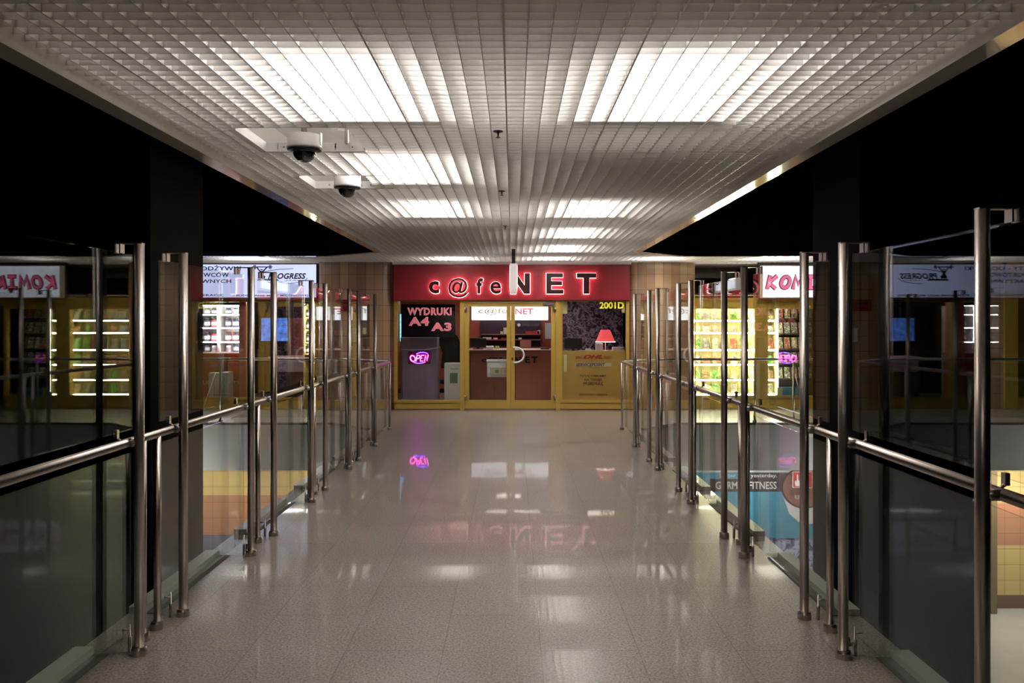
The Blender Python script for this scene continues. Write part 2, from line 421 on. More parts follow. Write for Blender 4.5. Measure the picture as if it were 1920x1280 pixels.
# ------------------------------------------------------------------ setting: floors, slabs, columns
YS = 15.28     # cafe front plane
YG = 15.50     # side shop front plane
BK = -4.0      # how far the bridge runs on behind the camera
def fl(): 
    mb = MB()
    pts = [(-2.18, BK), (1.95, BK), (1.95, 12.5), (2.75, 13.3), (12.0, 13.3), (12.0, 19.0), (-9.5, 19.0), (-9.5, 13.3), (-3.0, 13.3), (-2.18, 12.5)]
    mb.prism_xy(pts, -.04, 0.)
    return struct(mb.build('floor', 'granite', loc=(0, 0, 0)))
fl()
mb = MB(); mb.box(-2.16, 1.93, BK, 12.6, -.55, -.04)
struct(mb.build('slab_bridge', 'fascia'))
mb = MB(); mb.box(-9.5, 12, 13.32, 15.25, -.80, -.04)
struct(mb.build('slab_gallery', 'fascia'))
# lower storey
struct(box('floor_lower', 'lowfloor', -9.5, 12, 1.0, 15.6, -3.9, -3.8))
def lowwall(x0, x1, bands, nm):
    """bands: (material, top z, bottom z)"""
    mb = MB(); ms = []
    for i, (m, zt, zb) in enumerate(bands):
        ms.append(m); mb.add([(x0, 15.3, zb), (x1, 15.3, zb), (x1, 15.3, zt), (x0, 15.3, zt)], [(0, 1, 2, 3)], i)
        mb.add([(x0, 15.5, zb), (x1, 15.5, zb), (x1, 15.5, zt), (x0, 15.5, zt)], [(3, 2, 1, 0)], i)
    return struct(mb.build(nm, ms, uvfn=lambda x, y, z: (x+.1, z+3.8+.05)))
Zy1 = PZ(928, 15.3); Zp1 = PZ(1002, 15.3)
lowwall(-9.5, 3.42, [('ytile', -.4, Zy1), ('ptile', Zy1, Zp1), ('btile', Zp1, -3.8)], 'wall_lower_left')
lowwall(3.42, 5.9, [('fascia', -.4, PZ(885, 15.3)), ('fascia', PZ(885, 15.3), PZ(1008, 15.3)), ('icepattern', PZ(1008, 15.3), -3.8)], 'wall_lower_poster')
lowwall(5.9, 12., [('ytile', -.4, PZ(943, 15.3)), ('ptile', PZ(943, 15.3), PZ(1022, 15.3)), ('ytile', PZ(1022, 15.3), PZ(1115, 15.3)), ('basetile', PZ(1115, 15.3), -3.8)], 'wall_lower_right')
struct(box('pillar_lower', 'ytile', PX(1853, 15.1), PX(1864, 15.1), 15.0, 15.3, -3.8, -.8))

# black polished columns outside the bridge
for nm, x0, x1, y0, y1 in (('column_left', -3.52, -2.43, 5.35, 6.28), ('column_right', 2.35, 3.21, 5.42, 6.28)):
    mb = MB(); mb.bbox(x0, x1, y0, y1, -3.8, 7.0, .01); struct(mb.build(nm, 'blackpol'))
# dark upper facade above the gallery edge, side walls of the hall
struct(box('wall_upper', 'black', -9.5, 12, 13.14, 13.3, 2.99, 7.0))
struct(box('wall_left', 'black', -9.7, -9.5, 0, 19, -3.9, 7))
struct(box('wall_right', 'black', 12, 12.2, 0, 19, -3.9, 7))
struct(box('roof_void', 'black', -9.7, 12.2, 0, 19, 7.0, 7.1))

# ------------------------------------------------------------------ ceiling: louver raster
HC = 2.81; BH = .040
holes = [(-1.66, -1.00, 4.78, 5.38), (-1.69, -1.18, 6.32, 6.84)]
def xlim(Y):
    if Y < 12.40: return -2.02, 1.87
    if Y < 13.25:
        k = (Y-12.40)/.85; return -2.02-.98*k, 1.87+.88*k
    return -9.4, 11.9
def cut(a, b, hs):
    segs = [(a, b)]
    for h0, h1 in hs:
        n = []
        for s0, s1 in segs:
            if h1 <= s0 or h0 >= s1: n.append((s0, s1)); continue
            if s0 < h0: n.append((s0, h0))
            if h1 < s1: n.append((h1, s1))
        segs = n
    return segs
mb = MB()
n0 = int((-3.0-2.925)/.0776); n1 = int((15.24-2.925)/.0776)
for n in range(n0, n1+1):
    Y = 2.925+.0776*n; a, b = xlim(Y); seam = (n-15) % 18 == 0
    t = .0035 if not seam else .006
    for s0, s1 in cut(a, b, [(h[0], h[1]) for h in holes if h[2] < Y < h[3]]):
        mb.box(s0, s1, Y-t/2, Y+t/2, HC-(.002 if seam else 0), HC+BH)
struct(mb.build('ceiling', 'louver'))
mb = MB()
for k in range(-97, 124):
    X = -.037+.0965*k
    if -2.02 < X < 1.87: y0 = -3.0
    elif X <= -2.02: y0 = 12.40+.85*(-2.02-X)/.98 if X > -3.0 else 13.25
    else: y0 = 12.40+.85*(X-1.87)/.88 if X < 2.75 else 13.25
    if X < -9.4 or X > 11.9: continue
    seam = k % 6 == 0; t = .004 if not seam else .008
    for s0, s1 in cut(y0, 15.26, [(h[2], h[3]) for h in holes if h[0] < X < h[1]]):
        mb.box(X-t/2, X+t/2, s0, s1, HC+.0005, HC+BH+.0005)
struct(mb.build('ceiling_lengthwise', 'louver'))
# ceiling over the comics shop recess
mb = MB()
for k in range(0, 22): mb.box(3.3, 5.0, 15.6+.0776*k, 15.604+.0776*k, HC, HC+BH)
for k in range(0, 18): mb.box(3.3+.0965*k, 3.304+.0965*k, 15.58, 17.2, HC, HC+BH)
struct(mb.build('ceiling_recess', 'louver'))
struct(box('ceiling_slab', 'plenum', -9.5, 12, 13.14, 20.5, 3.3, 3.4))
struct(box('ceiling_slab_bridge', 'plenum', -2.14, 1.98, BK, 13.14, 3.3, 3.4))
# side beams with polished underside, following the opening
def beam(nm, inner, outer):
    mb = MB(); z0, z1 = 2.75, 3.42
    n = len(inner); v = []
    for (a, b) in zip(inner, outer): v += [(a[0], a[1], z0), (b[0], b[1], z0), (b[0], b[1], z1), (a[0], a[1], z1)]
    f = []
    for i in range(n-1):
        for j in range(4): k = (j+1) % 4; f.append((i*4+j, i*4+k, i*4+4+k, i*4+4+j))
    f += [(0, 1, 2, 3), tuple(4*(n-1)+j for j in (3, 2, 1, 0))]
    mb.add(v, f)
    for i in range(n-1): mb.mi[i*4+1] = 1
    return struct(mb.build(nm, ['alu', 'black']))
beam('trim_1', [(-2.02, BK), (-2.02, 12.40), (-3.0, 13.22), (-9.5, 13.22)], [(-2.14, BK), (-2.14, 12.34), (-3.05, 13.10), (-9.5, 13.10)])
beam('trim_2', [(1.87, BK), (1.87, 12.40), (2.75, 13.22), (12, 13.22)], [(1.985, BK), (1.985, 12.34), (2.80, 13.10), (12, 13.10)])

# ------------------------------------------------------------------ ceiling light fixtures above the louvers
light_proto = None
def light_box(x, y, w_, l_, label, grp, power=None):
    t = thing('ceiling_light', label, 'ceiling light', (x, y, HC+BH+.004), grp)
    z = HC+BH+.004
    h = MB(); a, b, c, d = x-w_/2, x+w_/2, y-l_/2, y+l_/2
    h.box(a-.01, b+.01, d, d+.01, z, z+.26); h.box(a-.01, b+.01, c-.01, c, z+.10, z+.26)
    h.box(a-.01, a, c, d, z+.20, z+.26); h.box(b, b+.01, c, d, z+.20, z+.26)
    h.box(a-.01, b+.01, c-.01, d+.01, z+.26, z+.27)
    h.build('lamp_housing', 'housing', t)
    for k in range(3):
        xx = x+(k-1)*w_*.16
        m_ = MB(); m_.tube([(xx, c+.05, z+.21), (xx, d-.05, z+.21)], .016, 8); m_.build('fluorescent_tube', 'tube', t)
    ld_ = bpy.data.lights.new('lamp_light', 'AREA'); ld_.shape = 'RECTANGLE'; ld_.size = w_*.5; ld_.size_y = l_-.04
    ld_.energy = power or (LAMP_G if 'gallery' in grp else LAMP_W); ld_.spread = math.radians(160); ld_.color = (1.0, .96, .92)
    lo = bpy.data.objects.new('lamp_light', ld_); C.objects.link(lo); lo.parent = t; lo.location = (0, 0, .235)
    lu_ = bpy.data.lights.new('added_uplight', 'AREA'); lu_.shape = 'RECTANGLE'; lu_.size = w_; lu_.size_y = l_; lu_.energy = 11.; lu_.color = (1.0, .93, .89)  # upward light added to brighten the plenum and louvers from above
    lo = bpy.data.objects.new('added_uplight', lu_); C.objects.link(lo); lo.parent = t; lo.location = (0, 0, .28); lo.rotation_euler = (PI, 0, 0)
    return t
LL, LR = -.83, .78
light_box(LL, 4.00, .78, 1.24, 'bright fluorescent light above the ceiling grid, nearest on the left', 'ceiling lights over the bridge')
light_box(LR, 4.00, .80, 1.24, 'bright fluorescent light above the ceiling grid, nearest on the right', 'ceiling lights over the bridge')
light_box(LL+.02, 6.06, .74, 1.24, 'fluorescent light above the ceiling grid beside the two dome cameras', 'ceiling lights over the bridge')
light_box(LL, 8.17, .78, 1.24, 'fluorescent light above the grid, left side beyond the second dome camera', 'ceiling lights over the bridge')
light_box(LR, 8.17, .80, 1.24, 'second fluorescent light on the right side of the bridge ceiling', 'ceiling lights over the bridge')
light_box(LR, 10.32, .80, 1.24, 'third fluorescent light on the right side of the bridge ceiling', 'ceiling lights over the bridge')
light_box(LR, 12.46, .80, 1.24, 'fourth fluorescent light on the right side of the bridge ceiling', 'ceiling lights over the bridge')
light_box(-1.05, 14.35, .90, .80, 'wide light above the grid in front of the left end of the red sign', 'ceiling lights over the gallery')
light_box(.68, 14.35, .85, .80, 'small light above the grid in front of the big N and E letters', 'ceiling lights over the gallery')
light_box(2.60, 14.35, .95, .80, 'light above the grid in front of the right tiled pillar', 'ceiling lights over the gallery')
light_box(4.65, 14.35, 1.1, .80, 'light above the grid in front of the comics shop sign', 'ceiling lights over the gallery')
light_box(-4.70, 14.35, 1.0, .80, 'light above the grid in front of the blue supplement shop sign', 'ceiling lights over the gallery')
light_box(7.6, 14.35, 1.0, .80, 'light above the gallery grid far right, behind the black column', 'ceiling lights over the gallery')
light_box(-.05, -.4, 1.6, 1.24, 'wide added light above the grid behind the camera position', 'ceiling lights over the bridge')  # unseen light added for ambient fill

# ------------------------------------------------------------------ dome cameras with their ceiling brackets
def dome_cam(cx, cy_, zr, x0, x1, y0, y1, label, blabel):
    fr = thing('camera_bracket', blabel, 'bracket', (x0, y1, HC-.01), 'white camera brackets in the ceiling grid')
    m_ = MB()
    m_.box(x0, x1, y1, y1+.006, HC-.012, HC+.05); m_.box(x0, x1, y1+.006, y1+.03, HC-.012, HC-.008)
    m_.build('far_bar', 'white', fr)
    m_ = MB(); m_.box(x0-.006, x0, y0, y1+.006, HC-.012, HC+.05); m_.box(x0-.045, x0-.006, y0, y1+.03, HC-.012, HC-.008); m_.build('side_bar', 'white', fr)
    m_ = MB(); m_.box(x0, x1, y0-.006, y0, HC+.0, HC+.05); m_.build('near_bar', 'white', fr)
    for k in range(5):
        xx = x0+.12+(x1-x0-.2)*k/4
        if abs(xx-cx) < .1: continue
        m_ = MB(); m_.tube([(xx, y1-.002, HC+.018), (xx, y1+.001, HC+.018)], .005, 8); m_.build('screw', 'blackplastic', fr)
    m_ = MB(); m_.box(x1-.12, x1-.1, y1-.05, y1-.03, HC+.03, HC+.45); m_.build('hanger', 'steel_dark', fr)
    t = thing('dome_camera', label, 'security camera', (cx, cy_, zr), 'white dome security cameras')
    R = .110
    m_ = MB(); m_.lathe(cx, cy_, [(R*.96, zr+.085), (R*.97, zr+.02), (R, zr+.012), (R, zr), (R*.93, zr-.004), (.078, zr-.004)][::-1], 40); m_.build('housing', 'domewhite', t)
    m_ = MB(); m_.lathe(cx, cy_, [(R*.97, zr-.002), (R*.97, zr-.009), (.08, zr-.016)][::-1], 40); m_.build('trim_ring', 'blackplastic', t)
    m_ = MB(); pr = [(.074*math.cos(a), zr-.012-.074*math.sin(a)) for a in [i*PI/20 for i in range(0, 10)]]+[(.002, zr-.086)]
    m_.lathe(cx, cy_, pr[::-1], 40); m_.build('dome', 'smoke', t)
    m_ = MB(); m_.tube([(cx, cy_, zr+.08), (cx, cy_, 3.3)], .02, 10); m_.build('mounting_stem', 'steel_dark', t)
    m_ = MB(); m_.box(cx+R*.955, cx+R*.985, cy_-.02, cy_+.02, zr+.02, zr+.10); m_.build('side_latch', 'domewhite', t)
dome_cam(-1.325, 5.08, 2.75, -1.66, -1.00, 4.78, 5.38, 'nearer white dome camera with smoked glass under the ceiling grid', 'white angle bar frame around the nearer dome camera')
dome_cam(-1.36, 6.56, 2.76, -1.69, -1.02, 6.32, 6.84, 'farther white dome camera with smoked glass under the ceiling grid', 'white angle bar frame around the farther dome camera')
for (px, py, Y, lb) in ((934, 252, 4.86, 'small dark sprinkler head in the ceiling grid, nearest of three'), (941, 362, 7.05, 'small dark sprinkler head in the ceiling grid, middle of three'), (947, 425, 9.55, 'small dark sprinkler head in the ceiling grid, farthest of three')):
    x = PX(px, Y); t = thing('sprinkler_head', lb, 'sprinkler', (x, Y, HC), 'sprinkler heads along the ceiling middle')
    m_ = MB(); m_.lathe(x, Y, [(.030, HC-.004), (.030, HC+.001)], 16); m_.build('rosette', 'brass', t)
    m_ = MB(); m_.lathe(x, Y, [(.014, HC-.040), (.014, HC-.037), (.004, HC-.035), (.006, HC-.018), (.008, HC-.004)], 12); m_.build('nozzle', 'brass', t)

# ------------------------------------------------------------------ glass railings of the bridge
def flange(mb, x, y, r=.037, h=.042, r0=.024):
    mb.lathe(x, y, [(r, 0), (r, h*.7), (r*.86, h), (r0, h)], 28, smooth=False)
def flange_part(x, y, par, r=.037):
    m_ = MB(); flange(m_, x, y, r); fp = m_.build('base_flange', 'steel', par)
    return fp
ordn = ['first', 'second', 'third', 'fourth', 'fifth', 'sixth', 'seventh', 'eighth', 'ninth', 'tenth']
TOP = 2.035; HR = 1.05
def frame_post(xi, xr, xg, xo, Y, label, side):
    s = 1 if xo > xi else -1
    t = thing('railing_post', label, 'railing post', (xi, Y, 0), 'tall railing posts on the %s' % side)
    m_ = MB(); m_.tube([(xi, Y, .02), (xi, Y, TOP)], .0245, 24); m_.build('post', 'steel', t)
    flange_part(xi, Y, t)
    m_ = MB(); m_.box(xi-s*.02, xg+s*.018, Y-.018, Y+.018, TOP, TOP+.006); m_.build('top_bracket', 'steel', t)
    m_ = MB()
    for d in (-.012, .012): m_.box(xg+d-.0035, xg+d+.0035, Y-.022, Y+.022, TOP-.045, TOP+.001)
    m_.build('glass_clip', 'steel', t)
    m_ = MB(); m_.tube([(xi, Y, HR), (xr, Y, HR)], .0215, 18); m_.build('rail_arm', 'steel', t)
    m_ = MB(); m_.box(xr+s*.02, xg+s*.012, Y-.010, Y+.010, HR+.0, HR+.007); m_.build('glass_tab', 'steel', t)
    return t
def railing(side, s, xi, xr, xg, xo, A, B, xe):
    lab = []
    posts = []
    posts.append(B[0])
    for k in range(1, 6):
        posts.append(A[k])
        if k < 5: posts.append(B[k])
    n = 0
    for i, Y in enumerate(posts):
        if i == 0: lb = 'tall steel railing post on the %s side, closest to the camera' % side
        else: lb = 'tall steel post on the %s glass railing, %s counting from the camera' % (side, ordn[i])
        frame_post(xi, xr, xg, xo, Y, lb, side)
    # handrail with its short posts
    hr = thing('handrail', 'brushed steel handrail running along the %s side of the bridge' % side, 'handrail', (xr, 6, 0))
    m_ = MB(); xc = xe[0]
    m_.tube([(xr, 1.2, HR), (xr, 12.35, HR), (xr+s*.05, 12.52, HR), (xe[0], xe[1], HR), (xe[0]+s*.15, xe[1]+.03, HR), (s*9.4 if s < 0 else 11.9, xe[1]+.05, HR)], .0225, 20)
    m_.build('rail', 'steel', hr)
    sp = []
    for k in range(1, 6): sp += [A[k]+.17, A[k]+.34] if k < 5 else [A[k]+.17]
    sp += [12.42]
    for Y in sp:
        m_ = MB(); m_.tube([(xr, Y, .02), (xr, Y, HR-.01)], .019, 18); p = m_.build('short_post', 'steel', hr)
        m_ = MB(); flange(m_, xr, Y, .034); m_.build('base_flange', 'steel', p)
    k0 = 3.9 if s < 0 else 3.6
    xs_ = [-4.9, -7.0] if s < 0 else [PX(1413, 13.4), PX(1486, 13.4), 6.6, 8.6, 10.6]
    for x in xs_:
        m_ = MB(); m_.tube([(x, xe[1]+.04, .02), (x, xe[1]+.04, HR-.01)], .017, 14); p = m_.build('short_post', 'steel', hr)
        m_ = MB(); flange(m_, x, xe[1]+.04, .034); m_.build('base_flange', 'steel', p)
    # glass panels
    bays = [(B[k]-.08, A[k+1]+.13) for k in range(0, 5)]
    for k, (y0, y1) in enumerate(bays):
        wh = ordn[k]
        for lo, z0, z1 in ((True, .075, .985), (False, 1.10, 1.995)):
            g = thing('glass_panel', '%s clear glass panel of the %s railing, %s bay from the camera' % ('lower' if lo else 'upper', side, wh), 'glass panel', (xg, (y0+y1)/2, z0), '%s railing glass panels' % side)
            m_ = MB(); m_.box(xg-.005, xg+.005, y0, y1, z0, z1); m_.build('pane', 'glass', g)
            if lo:
                for yy in (y0+.06, y1-.10):
                    m_ = MB(); m_.tube([(xr, yy, 0), (xr, yy, .075), (xr, yy, .077), (xr, yy, .14)], .008, 10, radii=[.009, .009, .005, .003]); m_.tube([(xr, yy, .11), (xg, yy, .11)], .004, 8); m_.build('floor_pin', 'steel', g)
            else:
                for yy in (y0+.12, y1-.16):
                    m_ = MB(); m_.box(xg-s*.009, xg+s*.009, yy-.012, yy+.012, z0-.025, z0+.018); m_.tube([(xg, yy, z0-.02), (xr, yy, HR)], .007, 8); m_.build('rail_clip', 'steel', g)
    y0, y1 = A[5]+.40, 12.38
    g = thing('glass_panel', 'low glass panel at the far end of the %s railing' % side, 'glass panel', (xg, (y0+y1)/2, .07), '%s railing glass panels' % side)
    m_ = MB(); m_.box(xg-.005, xg+.005, y0, y1, .07, .985); m_.build('pane', 'glass', g)
    g = thing('glass_panel', 'low glass panel of the gallery railing beyond the %s side of the bridge' % side, 'glass panel', (xe[0]+s*1.5, xe[1]+.04, .07), 'gallery railing glass panels')
    m_ = MB(); m_.box(xe[0]+s*.1, s*9.3 if s < 0 else 11.8, xe[1]+.06, xe[1]+.07, .07, .985); m_.build('pane', 'glass', g)
    # pale kerb strips outside the glass
    k0, k1 = (1.855, 1.945) if s > 0 else (-2.175, -2.08)
    d0, d1 = (1.785, 1.855) if s > 0 else (-2.08, -2.005)
    ks = [(B[k]+.03, A[k+1]) for k in range(0, 5)]+[(A[5]+.5, 12.35)]
    for k, (y0, y1) in enumerate(ks):
        m_ = MB(); m_.box(k0, k1, y0, y1, 0, .04, 0); m_.box(d0, d1, y0, y1, 0, .004, 1)
        struct(m_.build('trim_%d' % (10+k+(0 if s > 0 else 10)), ['kerb', 'kerbdark']))
AR = [None]+[3.93+1.683*i for i in range(5)]; BR = [2.765]+[4.457+1.69*i for i in range(5)]
AL = [None]+[3.97+1.695*i for i in range(5)]; BL = [2.80]+[4.50+1.70*i for i in range(5)]
railing('right', 1, 1.622, 1.692, 1.727, 1.828, AR, BR, (2.55, 13.30))
railing('left', -1, -1.855, -1.916, -1.954, -2.052, AL, BL, (-2.85, 13.36))

# ------------------------------------------------------------------ tiled rounded pillars
def pillar(nm, x0, x1, bulge, y0, zt=2.81):
    mb = MB(); n = 28; cx = (x0+x1)/2; hw = (x1-x0)/2; arc = {}
    pts = []; L = 0; prev = None
    for i in range(n+1):
        a = PI*i/n; x = cx-hw*math.cos(a); y = y0-bulge*math.sin(a)**.8
        if prev: L += math.hypot(x-prev[0], y-prev[1])
        prev = (x, y); pts.append((x, y)); arc[round(x, 5), round(y, 5)] = L
    pts2 = pts+[(x1, y0+.6), (x0, y0+.6)]
    arc[round(x1, 5), round(y0+.6, 5)] = L+.6; arc[round(x0, 5), round(y0+.6, 5)] = -.6
    m = len(pts2)
    v = [(x, y, 0) for x, y in pts2]+[(x, y, zt) for x, y in pts2]
    f = [(i, i+1, i+1+m, i+m) for i in range(m-1)]
    mb.add(v, f, 0, True); mb.add([(x, y, zt) for x, y in pts2], [tuple(range(m))]); mb.add([(x1, y0+.6, 0), (x0, y0+.6, 0), (x0, y0+.6, zt), (x1, y0+.6, zt)], [(0, 1, 2, 3)])
    o = mb.build(nm, 'tile', uvfn=lambda x, y, z: (arc.get((round(x, 5), round(y, 5)), 0), z+.05))
    return struct(o)
PLx0, PLx1 = PX(598, 15.5), PX(739, YS)
PRx0, PRx1 = PX(1179, YS), PX(1302, 15.5)
pillar('pillar_left', PLx0, PLx1, .36, 15.50)
pillar('pillar_right', PRx0, PRx1, .36, 15.50)
# low brown plinth tile under them comes from the tile itself

def sx(px, Y=YS): return PX(px, Y)
def sz(py, Y=YS): return PZ(py, Y)
def frame_rect(mb, x0, x1, z0, z1, y0, y1, wl, wr, wt, wb, mi=0):
    mb.box(x0, x0+wl, y0, y1, z0, z1, mi); mb.box(x1-wr, x1, y0, y1, z0, z1, mi)
    mb.box(x0+wl, x1-wr, y0, y1, z1-wt, z1, mi); mb.box(x0+wl, x1-wr, y0, y1, z0, z0+wb, mi)

# ------------------------------------------------------------------ cafe front
X0, X1 = sx(739), sx(1180)
zt = sz(562)
# fascia with lettering
fa = thing('shop_sign', 'long red fascia sign with red halo lit cafe lettering above the yellow doors', 'sign', ((X0+X1)/2, YS, sz(563)))
m_ = MB(); m_.bbox(X0, X1, YS-.10, YS+.06, sz(563), sz(497), .01); m_.build('fascia_board', 'red', fa)
yl = YS-.185
def halo_text(ch, a, b, c, d, bold=.03):
    text('letter', ch, 'letter', sx(a), sx(b), sz(d), sz(c), yl, fa, depth=.035, bold=bold)
    text('letter_glow', ch, 'halo', sx(a)-.004, sx(b)+.004, sz(d)-.004, sz(c)+.004, yl+.036, fa, depth=.012, bold=bold)
halo_text('c', 806, 825, 527.5, 551); halo_text('@', 841.5, 879, 521.5, 558.5, .012); halo_text('f', 893.5, 906.5, 522, 551); halo_text('e', 919.5, 940, 528.5, 551.5, .016)
for ch, a, b in (('N', 957, 993.5), ('E', 1023.5, 1055.5), ('T', 1080, 1116)):
    P = poly_letter(ch); ax, bx, az, bz = sx(a), sx(b), sz(551.5), sz(513)
    m_ = MB(); m_.prism_xz([(ax+u*(bx-ax), az+v*(bz-az)) for u, v in P], yl, yl+.035); m_.build('letter', 'letter', fa)
    # glowing back plate, a little larger all round
    q = []
    cxm = .5
    n = len(P); e = .004
    W, H = bx-ax, bz-az
    pts = [(ax+u*W, az+v*H) for u, v in P]
    area = sum(pts[i][0]*pts[(i+1) % n][1]-pts[(i+1) % n][0]*pts[i][1] for i in range(n))
    sgn = 1 if area > 0 else -1
    for i in range(n):
        p0, p1, p2 = Vector(pts[i-1]), Vector(pts[i]), Vector(pts[(i+1) % n])
        d1 = (p1-p0).normalized(); d2 = (p2-p1).normalized()
        n1 = Vector((d1.y, -d1.x))*sgn; n2 = Vector((d2.y, -d2.x))*sgn
        b_ = (n1+n2); b_ = b_/max(.4, b_.dot(b_))*2
        q.append((p1.x+b_.x*e, p1.y+b_.y*e))
    m_ = MB(); m_.prism_xz(q, yl+.036, yl+.048); m_.build('letter_glow', 'halo', fa)
struct(box('trim_3', 'white', X0-.02, X1+.02, YS-.12, YS+.05, sz(496.6), HC+.03))
struct(box('wall_front', 'darkwall', X0, X1, YS+.0, YS+.1, sz(497), 3.3))
# shop windows and doors
def shop_window(nm, a, b, sillz=.17):
    t = bpy.data.objects.new(nm, None); C.objects.link(t); t.location = ((sx(a)+sx(b))/2, YS, 0); t['kind'] = 'structure'
    m_ = MB(); frame_rect(m_, sx(a), sx(b), .02, zt, YS-.03, YS+.05, .06, .06, .03, sillz)
    m_.box(sx(a), sx(b), YS-.045, YS-.03, sillz-.03, sillz+.02); m_.box(sx(a)+.02, sx(b)-.02, YS-.035, YS-.03, .02, sillz-.05)
    m_.build('window_frame', 'yellow', t)
    box('window_pane', 'shopglass', sx(a)+.06, sx(b)-.06, YS+.005, YS+.013, sillz+.02, zt-.03, t)
    return t
shop_window('window_1', 739.5, 870)
shop_window('window_2', 1048.5, 1179.5)
struct(box('trim_4', 'yellow', sx(863), sx(871), YS-.06, YS+.06, 0, zt))
struct(box('trim_5', 'yellow', sx(1042), sx(1050), YS-.06, YS+.06, 0, zt))
struct(box('trim_6', 'yellow', sx(871), sx(1042), YS-.04, YS+.06, zt-.045, zt))
def door(nm, a, b, hinge):
    t = bpy.data.objects.new(nm, None); C.objects.link(t); t.location = ((sx(a)+sx(b))/2, YS, .02); t['kind'] = 'structure'
    m_ = MB(); frame_rect(m_, sx(a), sx(b), .025, zt-.05, YS-.035, YS+.025, .085 if hinge < 0 else .075, .075 if hinge < 0 else .085, .08, .16)
    m_.build('door_leaf', 'yellow', t)
    box('door_pane', 'shopglass', sx(a)+.08, sx(b)-.08, YS-.008, YS, .18, zt-.13, t)
    hx = sx(a)+.01 if hinge < 0 else sx(b)-.01
    for z in (.18, 1.86):
        m_ = MB(); m_.tube([(hx, YS-.05, z), (hx, YS-.05, z+.10)], .013, 10); m_.box(hx-.04, hx+.04, YS-.045, YS-.036, z+.01, z+.09); m_.build('door_hinge', 'steel_dark', t)
    return t
d1 = door('door_1', 871.3, 957.4, -1); d2 = door('door_2', 958, 1041.7, 1)
pts = []
hx, hz = sx(963.5), (sz(650)+sz(680))/2
for i in range(17):
    a = -PI/2+PI*i/16; pts.append((hx+.19*math.cos(a)**.8 if math.cos(a) > 0 else hx, YS-.10, hz+.145*math.sin(a)))
pts = [(hx, YS-.03, hz-.145), (hx, YS-.095, hz-.145)]+pts[1:-1]+[(hx, YS-.095, hz+.145), (hx, YS-.03, hz+.145)]
m_ = MB(); m_.tube(pts, .017, 12); m_.build('door_handle', 'domewhite', d2)
box('door_lock', 'blackplastic', sx(959.5), sx(962), YS-.045, YS-.035, sz(675), sz(670), d2)
box('door_closer', 'steel_dark', sx(1018), sx(1038), YS-.075, YS-.036, sz(572), sz(567.5), d2, b=.006)
tag(text('unit_number', '2001D', 'numyellow', sx(1124), sx(1170), sz(578.5), sz(566), YS-.003, None, depth=.004, bold=.03), 'yellow unit number 2001D stuck at the top of the right window', 'number')

# ------------------------------------------------------------------ cafe interior
def lips(x0, x1, y0, y1, par):  # rim of the added interior lamps, hides their glow at low angles
    h = MB(); h.box(x0, x1, y0, y1, 2.57, 2.60)
    h.box(x0, x0+.01, y0, y1, 2.44, 2.57); h.box(x1-.01, x1, y0, y1, 2.44, 2.57); h.box(x0+.01, x1-.01, y0, y0+.01, 2.40, 2.57); h.box(x0+.01, x1-.01, y1-.01, y1, 2.44, 2.57)
    return h.build('lamp_housing', 'domewhite', par)
struct(box('wall_cafe_back', 'orange', -3.6, 3.6, 20.3, 20.4, 0, 3.3))
struct(box('wall_cafe_left', 'darkwall', -3.7, -3.6, 15.9, 20.3, 0, 3.3))
struct(box('wall_cafe_right', 'darkwall', 3.6-.2, 3.5, 17.3, 20.3, 0, 3.3))
struct(box('ceiling_cafe', 'darkwall', -3.6, 3.4, 15.42, 20.3, 2.601, 2.66))
t = thing('added_interior_light', 'square added ceiling lamp inside the cafe above its counter', 'ceiling light', (0, 17.2, 2.55))  # cafe ceiling lamps are invented to brighten the interior
lips(-.6, .6, 16.9, 17.5, t); box('diffuser', 'interiorfill', -.57, .57, 16.93, 17.47, 2.545, 2.56, t)
t = thing('added_interior_light', 'second added ceiling lamp inside the cafe near the window with the printing poster', 'ceiling light', (-2.1, 16.4, 2.55))
lips(-2.4, -1.8, 16.1, 16.7, t); box('diffuser', 'interiorfill', -2.37, -1.83, 16.13, 16.67, 2.545, 2.56, t)
# back lightbox
yb = 19.3
lb = thing('lightbox', 'glowing white lightbox with faint cafe lettering hanging inside behind the doors', 'lightbox', (PX(955, yb), yb, PZ(599, yb)))
m_ = MB(); m_.bbox(PX(884, yb), PX(1028, yb), yb, yb+.15, PZ(600, yb), PZ(574, yb), .02); m_.build('light_panel', 'signwhite', lb)
for xx in (-.7, .5):
    m_ = MB(); m_.tube([(xx, yb+.07, PZ(574.5, yb)), (xx, yb+.07, 2.602)], .008, 8); m_.build('hanging_rod', 'steel_dark', lb)
text('lettering', 'c@fe', 'silver', PX(897, yb), PX(951, yb), PZ(590, yb), PZ(577, yb), yb-.006, lb, bold=.0)
text('lettering', 'NET', 'rose', PX(966, yb), PX(1000, yb), PZ(589, yb), PZ(578, yb), yb-.006, lb, bold=.02)
